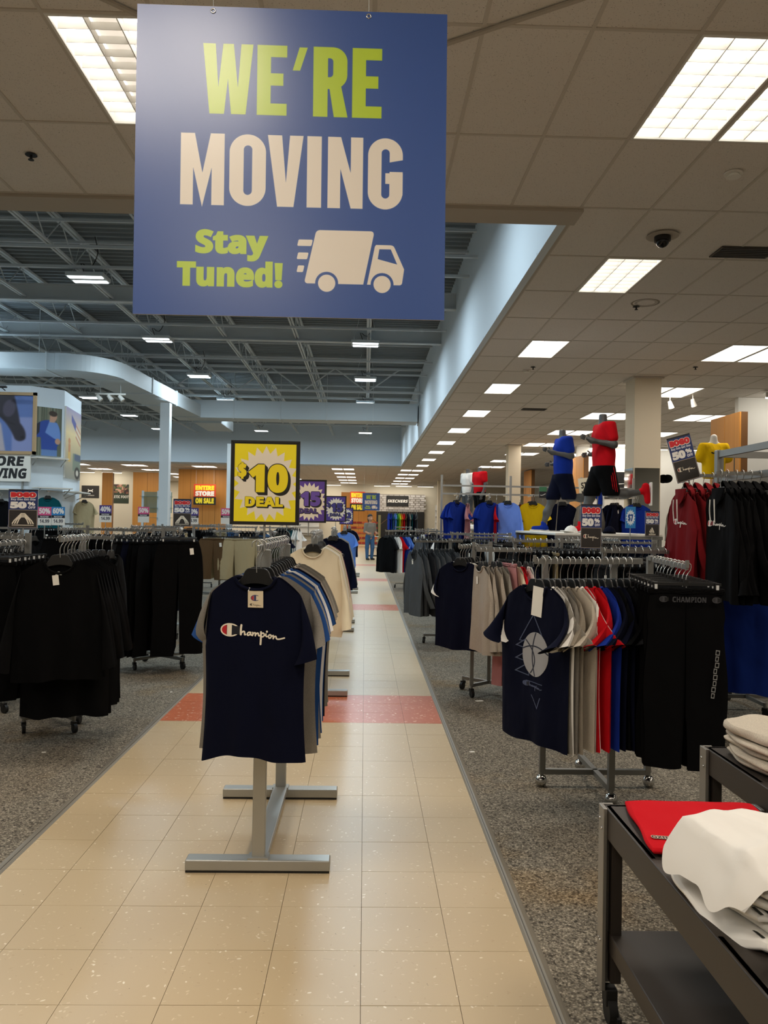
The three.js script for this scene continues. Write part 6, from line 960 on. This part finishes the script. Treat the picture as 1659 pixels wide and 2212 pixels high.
// ---------------------------------------------------------------- pavilion with posters at the left
{
  const pts = [[-12.5, 16.0], [-6.84, 16.0], [-6.34, 16.5], [-6.57, 18.1], [-12.5, 18.6]], s = new THREE.Shape(pts.map(([x, d]) => new THREE.Vector2(x, d)));
  const g = new THREE.ExtrudeGeometry(s, { depth: 4.12, bevelEnabled: false }); g.rotateX(-Math.PI / 2);
  const t = thing('display_pavilion', 'pale blue angled display wall with posters at the left', 'display wall', [0, 0, 0]);
  part(t, 'wall_body', metric(g), M.wallBlue);
  for (const [x, d, a] of [[-7.6, 15.985, 0], [-6.95, 15.985, 0]]) part(t, 'wall_standard', cb(x, 1.35, -d, 0.03, 2.7, 0.03), M.silver);
  const shelf = (x, y, d, w, dd, turn, lab) => { const q = thing('wall_shelf', lab, 'shelf', [x, y, d], turn); part(q, 'shelf_board', cb(0, 0, dd / 2, w, 0.025, dd), M.board); part(q, 'bracket', merge([bar(V(-w / 2 + 0.05, -0.15, 0.01), V(-w / 2 + 0.05, -0.02, dd - 0.03), 0.015), bar(V(w / 2 - 0.05, -0.15, 0.01), V(w / 2 - 0.05, -0.02, dd - 0.03), 0.015)]), M.silver); return q; };
  shelf(-6.57, 2.66, 16.23, 0.68, 0.28, R(-45) * -1, 'upper white shelf below the man poster'); shelf(-6.52, 2.05, 16.26, 0.7, 0.32, R(45), 'lower white shelf below the man poster'); shelf(-6.4, 2.0, 17.1, 1.2, 0.3, R(98.2), 'white shelf on the far side face of the pavilion');
  shelf(-7.7, 2.0, 15.98, 1.5, 0.3, 0, 'white shelf below the hand-lettered banner');
  const T_HORSE = canvasTex(384, 384, (c, w, h) => { // a dark horse's head over a pale shirt
    c.filter = 'blur(5px)'; c.fillStyle = '#5f78b4'; c.fillRect(-20, -20, w + 40, h + 40); c.fillStyle = '#8a94c4'; c.fillRect(250, 150, 160, 260);
    c.fillStyle = '#b7adb4'; c.beginPath(); c.moveTo(0, 120); c.quadraticCurveTo(110, 90, 180, 200); c.lineTo(210, 384); c.lineTo(0, 384); c.fill(); c.fillStyle = '#96899a'; c.beginPath(); c.moveTo(60, 200); c.quadraticCurveTo(120, 260, 110, 384); c.lineTo(40, 384); c.fill();
    c.fillStyle = '#2a2530'; c.beginPath(); c.moveTo(90, 0); c.lineTo(260, 0); c.quadraticCurveTo(290, 120, 300, 190); c.quadraticCurveTo(350, 250, 335, 300); c.quadraticCurveTo(300, 330, 270, 300); c.quadraticCurveTo(230, 200, 170, 150); c.quadraticCurveTo(110, 120, 90, 0); c.fill();
    c.fillStyle = '#4b4456'; c.beginPath(); c.ellipse(230, 90, 40, 60, 0.2, 0, 7); c.fill(); c.fillStyle = '#15121a'; c.beginPath(); c.ellipse(318, 288, 12, 8, 0, 0, 7); c.fill(); c.fillStyle = '#d8c9c4'; c.beginPath(); c.ellipse(20, 360, 50, 60, 0, 0, 7); c.fill(); c.strokeStyle = '#1c1820'; c.lineWidth = 10; c.beginPath(); c.moveTo(120, 60); c.quadraticCurveTo(200, 190, 270, 200); c.stroke(); });
  const T_MAN = canvasTex(256, 480, (c, w, h) => { const q = rng(12); c.filter = 'blur(3px)'; c.fillStyle = '#5d6656'; c.fillRect(-9, -9, w + 18, h + 18); for (let k = 0; k < 90; k++) { c.strokeStyle = ['#3f4a38', '#8c927c', '#74705c'][k % 3]; c.lineWidth = 2 + q() * 6; const x = q() * w; c.beginPath(); c.moveTo(x, 0); c.lineTo(x + (q() - 0.5) * 40, h); c.stroke(); }
    c.fillStyle = '#24489e'; c.beginPath(); c.moveTo(50, 150); c.quadraticCurveTo(120, 105, 200, 140); c.quadraticCurveTo(256, 200, 246, 330); c.lineTo(216, 380); c.lineTo(214, 420); c.lineTo(66, 420); c.lineTo(60, 300); c.lineTo(0, 300); c.lineTo(0, 190); c.fill(); c.fillStyle = '#6f96d8'; c.beginPath(); c.moveTo(140, 128); c.lineTo(210, 146); c.quadraticCurveTo(252, 210, 244, 330); c.lineTo(180, 300); c.lineTo(100, 250); c.fill();
    c.fillStyle = '#1d2430'; c.beginPath(); c.moveTo(0, 190); c.lineTo(52, 148); c.lineTo(46, 250); c.lineTo(0, 310); c.fill(); c.fillStyle = '#5d7fb4'; c.fillRect(66, 418, 150, 62); c.fillStyle = '#c79a80'; c.beginPath(); c.ellipse(176, 92, 34, 44, 0.25, 0, 7); c.fill(); c.fillRect(140, 110, 50, 34); c.fillStyle = '#3a2c22'; c.beginPath(); c.ellipse(172, 58, 40, 26, 0.15, 0, 7); c.fill(); c.fillStyle = '#c79a80'; c.beginPath(); c.ellipse(220, 330, 26, 30, 0, 0, 7); c.fill(); });
  const T_JEEP = canvasTex(256, 512, (c, w, h) => { const gr = c.createLinearGradient(0, 0, 0, h); gr.addColorStop(0, '#9a93b0'); gr.addColorStop(0.35, '#e6cf9a'); gr.addColorStop(0.6, '#c9b890'); gr.addColorStop(1, '#8f8f84'); c.fillStyle = gr; c.fillRect(0, 0, w, h); c.filter = 'blur(3px)';
    c.fillStyle = '#5a5f98'; poly(c, [[90, 40], [170, 90], [160, 150], [90, 90]], '#5a5f98'); for (let k = 0; k < 5; k++) poly(c, [[165, 95 + k * 22], [250, 150 + k * 24], [250, 160 + k * 24], [162, 106 + k * 22]], k % 2 ? '#d8d0c8' : '#b06a5e'); c.fillStyle = '#c98a5c'; c.beginPath(); c.ellipse(60, 240, 18, 22, 0, 0, 7); c.fill(); c.fillRect(44, 260, 34, 120); c.fillStyle = '#d9b25c'; c.fillRect(42, 320, 40, 70);
    rr(c, 120, 320, 136, 130, 10, '#7c8a78'); rr(c, 150, 320, 106, 50, 6, '#4d5f78'); c.fillStyle = '#23231f'; c.beginPath(); c.arc(200, 462, 46, 0, 7); c.fill(); c.fillStyle = '#cfc9ba'; c.beginPath(); c.arc(200, 462, 24, 0, 7); c.fill(); });
  const poster = (tex, w, h, pos, turn, lab, frame) => { const q = thing('poster', lab, 'poster', pos, turn); printed(q, tex, w, h, 0.03, 0.6); if (frame) part(q, 'frame', merge([cb(0, h / 2 + 0.03, 0.01, w + 0.12, 0.06, 0.06), cb(0, -h / 2 - 0.03, 0.01, w + 0.12, 0.06, 0.06), cb(w / 2 + 0.03, 0, 0.01, 0.06, h + 0.12, 0.06), cb(-w / 2 - 0.03, 0, 0.01, 0.06, h + 0.12, 0.06)]), std(0xb89a72, 0.6)); return q; };
  poster(T_HORSE, 1.2, 1.13, [-7.34, 3.345, 15.94], 0, 'framed poster of a dark horse head at the left edge', true);
  poster(T_MAN, 0.56, 1.0, [-6.56, 3.215, 16.22], R(-45) * -1, 'poster of a man in a blue sweater beside a tree', false);
  poster(T_JEEP, 1.45, 1.5, [-6.43, 3.05, 17.25], R(98.2), 'poster of a flag and an old car on the pavilion\'s side face', false);
  const T_BAN = canvasTex(512, 256, (c, w, h) => { c.fillStyle = '#ece8de'; c.fillRect(0, 0, w, h); fitText(c, 'STORE', 60, 22, 390, 92, { stroke: 3, fill: '#17171a', skew: -0.12 }); fitText(c, 'MOVING', 24, 134, 450, 96, { stroke: 3, fill: '#17171a', skew: -0.12 }); });
  poster(T_BAN, 1.16, 0.56, [-7.36, 2.45, 15.95], 0, 'white banner hand-lettered STORE MOVING below the horse poster', false);
  const sp = thing('picture_spotlight', 'small black picture lamp above the horse poster', 'lamp', [-7.3, 4.0, 15.9]); part(sp, 'arm', bar(V(0, 0, 0.0), V(0, 0.06, 0.3), 0.015), M.black); part(sp, 'lamp_head', cb(0, 0.02, 0.32, 0.35, 0.04, 0.07, 0.01), M.black);
  garment('tee', 'teal', [-6.28, 1.98, 15.6], 0.2, { q: 1, label: 'teal T-shirt hanging on the pavilion wall', group: undefined }); garment('jacket', 'black', [-7.2, 1.9, 15.6], 0.1, { q: 1, label: 'black jacket hanging on the pavilion wall by the frame edge' }); garment('tee', 'khaki', [-6.2, 1.95, 17.4], 0.9, { q: 1, label: 'patterned pale top hanging on the pavilion side face' });
  for (const [x, d, l] of [[-6.28, 15.6, 'under the man poster'], [-7.2, 15.6, 'at the left edge']]) { const q = thing('face_out_arm', `chrome hanging arm on the pavilion wall ${l}`, 'hanging arm', [x, 1.975, 16.1 + (x > -6.5 ? 0.42 : -0.1)]); part(q, 'arm', bar(V(0, 0, 0.05), V(0, 0, 16.1 + (x > -6.5 ? 0.42 : -0.1) - d + 0.05), 0.012, 0.02), M.chrome); }
}
// ---------------------------------------------------------------- signs standing on the racks
{
  const B = bogoTex('ems'), Cc = bogoTex('champion'), Ad = bogoTex('adidas');
  signCard('sale_sign', B, 0.235, 0.318, [-2.815, 1.536, 6.5], 0.05, 'BOGO 50% OFF sign with a peak emblem at the left edge', 'sign', 'floor');
  signCard('sale_sign', B, 0.25, 0.385, [-2.56, 1.56, 11], 0.03, 'BOGO 50% OFF sign with a peak emblem left of the yellow sign', 'sign', 'floor');
  signCard('sale_sign', Cc, 0.185, 0.4, [2.04, 1.47, 7.0], -0.1, 'BOGO 50% OFF sign with script emblem below the red mannequin', 'sign', 'floor');
  signCard('sale_sign', Ad, 0.185, 0.325, [3.69, 1.515, 10.5 - 0.55], 0, 'BOGO 50% OFF sign with three stripes near the mirrored column', 'sign', 'floor');
  const T7 = canvasTex(128, 256, (g, w, h) => { g.fillStyle = '#2d86c9'; g.fillRect(0, 0, w, h); burst(g, 64, 130, 60, 100, 16, 0.75, '#e6eef4'); fitText(g, '$7', 30, 84, 68, 96, { stroke: 4, fill: '#1c4d94' }); });
  signCard('price_sign', T7, 0.13, 0.275, [3.39, 1.59, 9.9], 0, 'blue and white $7 starburst sign beside the red mannequin', 'sign', 'floor');
  const pink = cardTex('#e0568c', '50%', 'NOW', null), blue = cardTex('#2f86c8', '60%', 'NOW', '14.99'), purple = cardTex('#4a3a8c', '40%', 'NOW', '14.99'), pinkP = cardTex('#e0568c', '50%', 'NOW', '14.99');
  [[pinkP, -4.6, 11.6, 1.62, 'pink 50% price card under the teal T-shirt', 103, 1115], [blue, -4.45, 11.6, 1.62, 'blue 60% price card beside the pink one', 132, 1115], [purple, -4.15, 12.5, 1.6, 'purple 40% price card on the far left racks', 232, 1110], [pink, -3.85, 13.6, 1.55, 'pink 50% card left of the white post', 313, 1112], [pink, -2.42, 13.5, 1.57, 'pink 50% card just left of the yellow sign', 490, 1115], [purple, -3.0, 13.0, 1.58, 'purple price card behind the left BOGO sign', 418, 1115]].forEach(([tx, x, d, y, lab, px, py]) => {
    const X = (px - 788) / 1687 * d - 0.0, Y = EYE - (py - (1127 - (788 - px) * 0.0172)) / 1687 * d; signCard('price_card', tx, 0.19, 0.27, [X, Y, d], 0.05, lab, 'price card', 'floor');
  });
  const TN = canvasTex(96, 144, (g, w, h) => { g.fillStyle = '#3f7a55'; g.fillRect(0, 0, w, 60); g.fillStyle = '#232325'; g.fillRect(0, 60, w, 84); g.strokeStyle = '#e9e9e4'; g.lineWidth = 8; g.beginPath(); g.moveTo(16, 104); g.quadraticCurveTo(24, 124, 82, 88); g.stroke(); });
  signCard('brand_card', TN, 0.13, 0.19, [3.03, 2.03, 13.27], 0, 'small green and black card above the mustard T-shirts', 'sign', 0.1);
}
// ---------------------------------------------------------------- ceiling fittings
{
  const dome = (label, x, d) => { const t = thing('dome_camera', label, 'camera', [x, CEIL, d]); part(t, 'trim_ring', new THREE.CylinderGeometry(0.14, 0.15, 0.012, 28).translate(0, -0.01, 0), M.plate); part(t, 'housing', new THREE.CylinderGeometry(0.075, 0.075, 0.05, 20).translate(0, -0.035, 0), M.black); part(t, 'dome', new THREE.SphereGeometry(0.062, 18, 10, 0, 6.2832, Math.PI / 2, Math.PI / 2).translate(0, -0.06, 0), std(0x0b0b0c, 0.12)); };
  dome('black dome camera on the ceiling right of the soffit corner', 2.77, 7.3);
  const spr = (label, x, d) => { const t = thing('sprinkler_head', label, 'sprinkler', [x, CEIL, d]); part(t, 'escutcheon', new THREE.CylinderGeometry(0.035, 0.045, 0.008, 16).translate(0, -0.004, 0), M.darkSteel); part(t, 'stem', new THREE.CylinderGeometry(0.008, 0.012, 0.035, 8).translate(0, -0.024, 0), M.darkSteel); part(t, 'deflector', new THREE.CylinderGeometry(0.022, 0.022, 0.004, 12).translate(0, -0.043, 0), M.darkSteel); };
  spr('black sprinkler head on the ceiling at upper left', -2.6, 6.0); spr('sprinkler head beside the first single ceiling light', 3.36, 9.7); spr('sprinkler head before the second single ceiling light', 2.9, 13.6); spr('sprinkler head below the right-hand light pair', 5.65, 13.3);
  const det = (label, x, d) => { const t = thing('smoke_detector', label, 'detector', [x, CEIL, d]); part(t, 'base', new THREE.CylinderGeometry(0.07, 0.07, 0.012, 20).translate(0, -0.006, 0), M.whitePlastic); part(t, 'cap', new THREE.CylinderGeometry(0.04, 0.055, 0.022, 20).translate(0, -0.023, 0), M.whitePlastic); };
  det('white smoke detector near the upper right lights', 2.82, 5.98); det('white smoke detector by the second single ceiling light', 2.85, 13.7 + 0.2);
  const vent = (label, x, d) => { const t = thing('air_vent', label, 'vent', [x, CEIL - 0.004, d]); part(t, 'frame', cb(0, 0, 0, 0.58, 0.012, 0.3), M.rackDark); for (let k = 0; k < 6; k++) part(t, 'louver', cb(0, -0.008, -0.12 + k * 0.048, 0.54, 0.004, 0.03), M.darkSteel); };
  vent('dark air vent in the ceiling before the red mannequin', 4.0, 18.6); vent('dark air vent at the right edge of the ceiling', 3.75, 7.7);
  // surface raceways, left and right of the hanging sign
  for (const [a, b, lab] of [[[1.2, 3.95], [0.3, 4.52], 'pale strip running across the ceiling right of the sign'], [[-1.62, 4.0], [-0.9, 4.6], 'pale strip running across the ceiling left of the sign']]) solo('cable_raceway', bar(V(a[0], CEIL - 0.012, -a[1]), V(b[0], CEIL - 0.012, -b[1]), 0.026, 0.014), M.plate, lab, 'raceway');
  // track heads by the wood panel and by the pavilion
  for (const [x, y, d, lab] of [[6.35, 4.1, 16.2, 'white track spotlight left of the wood panel'], [6.75, 4.12, 16.0, 'white track spotlight nearer the wood panel']]) { const t = thing('track_spotlight', lab, 'spotlight', [x, y, d], 0.6); part(t, 'stem', rod(V(0, 0, 0), V(0, CEIL - y, 0), 0.008), M.whitePlastic); part(t, 'head', new THREE.CylinderGeometry(0.035, 0.06, 0.15, 14).rotateZ(0.5).translate(0.02, -0.06, 0), M.whitePlastic); }
  const tb = thing('track_bar', 'white hanging track with three spot heads below the duct', 'spotlight', [-6.45, 4.55, 19.6]); part(tb, 'track', cb(0.05, 0, 0, 0.75, 0.04, 0.04), M.whitePlastic); part(tb, 'hanger_rod', merge([rod(V(-0.2, 0, 0), V(-0.2, 1.4, 0), 0.008), rod(V(0.3, 0, 0), V(0.3, 1.4, 0), 0.008)]), M.steel); for (const x of [-0.22, 0.05, 0.32]) part(tb, 'spot_head', new THREE.CylinderGeometry(0.04, 0.06, 0.16, 12).rotateZ(0.7).translate(x, -0.1, 0.03), M.whitePlastic);
}
renderer.render(scene, camera);
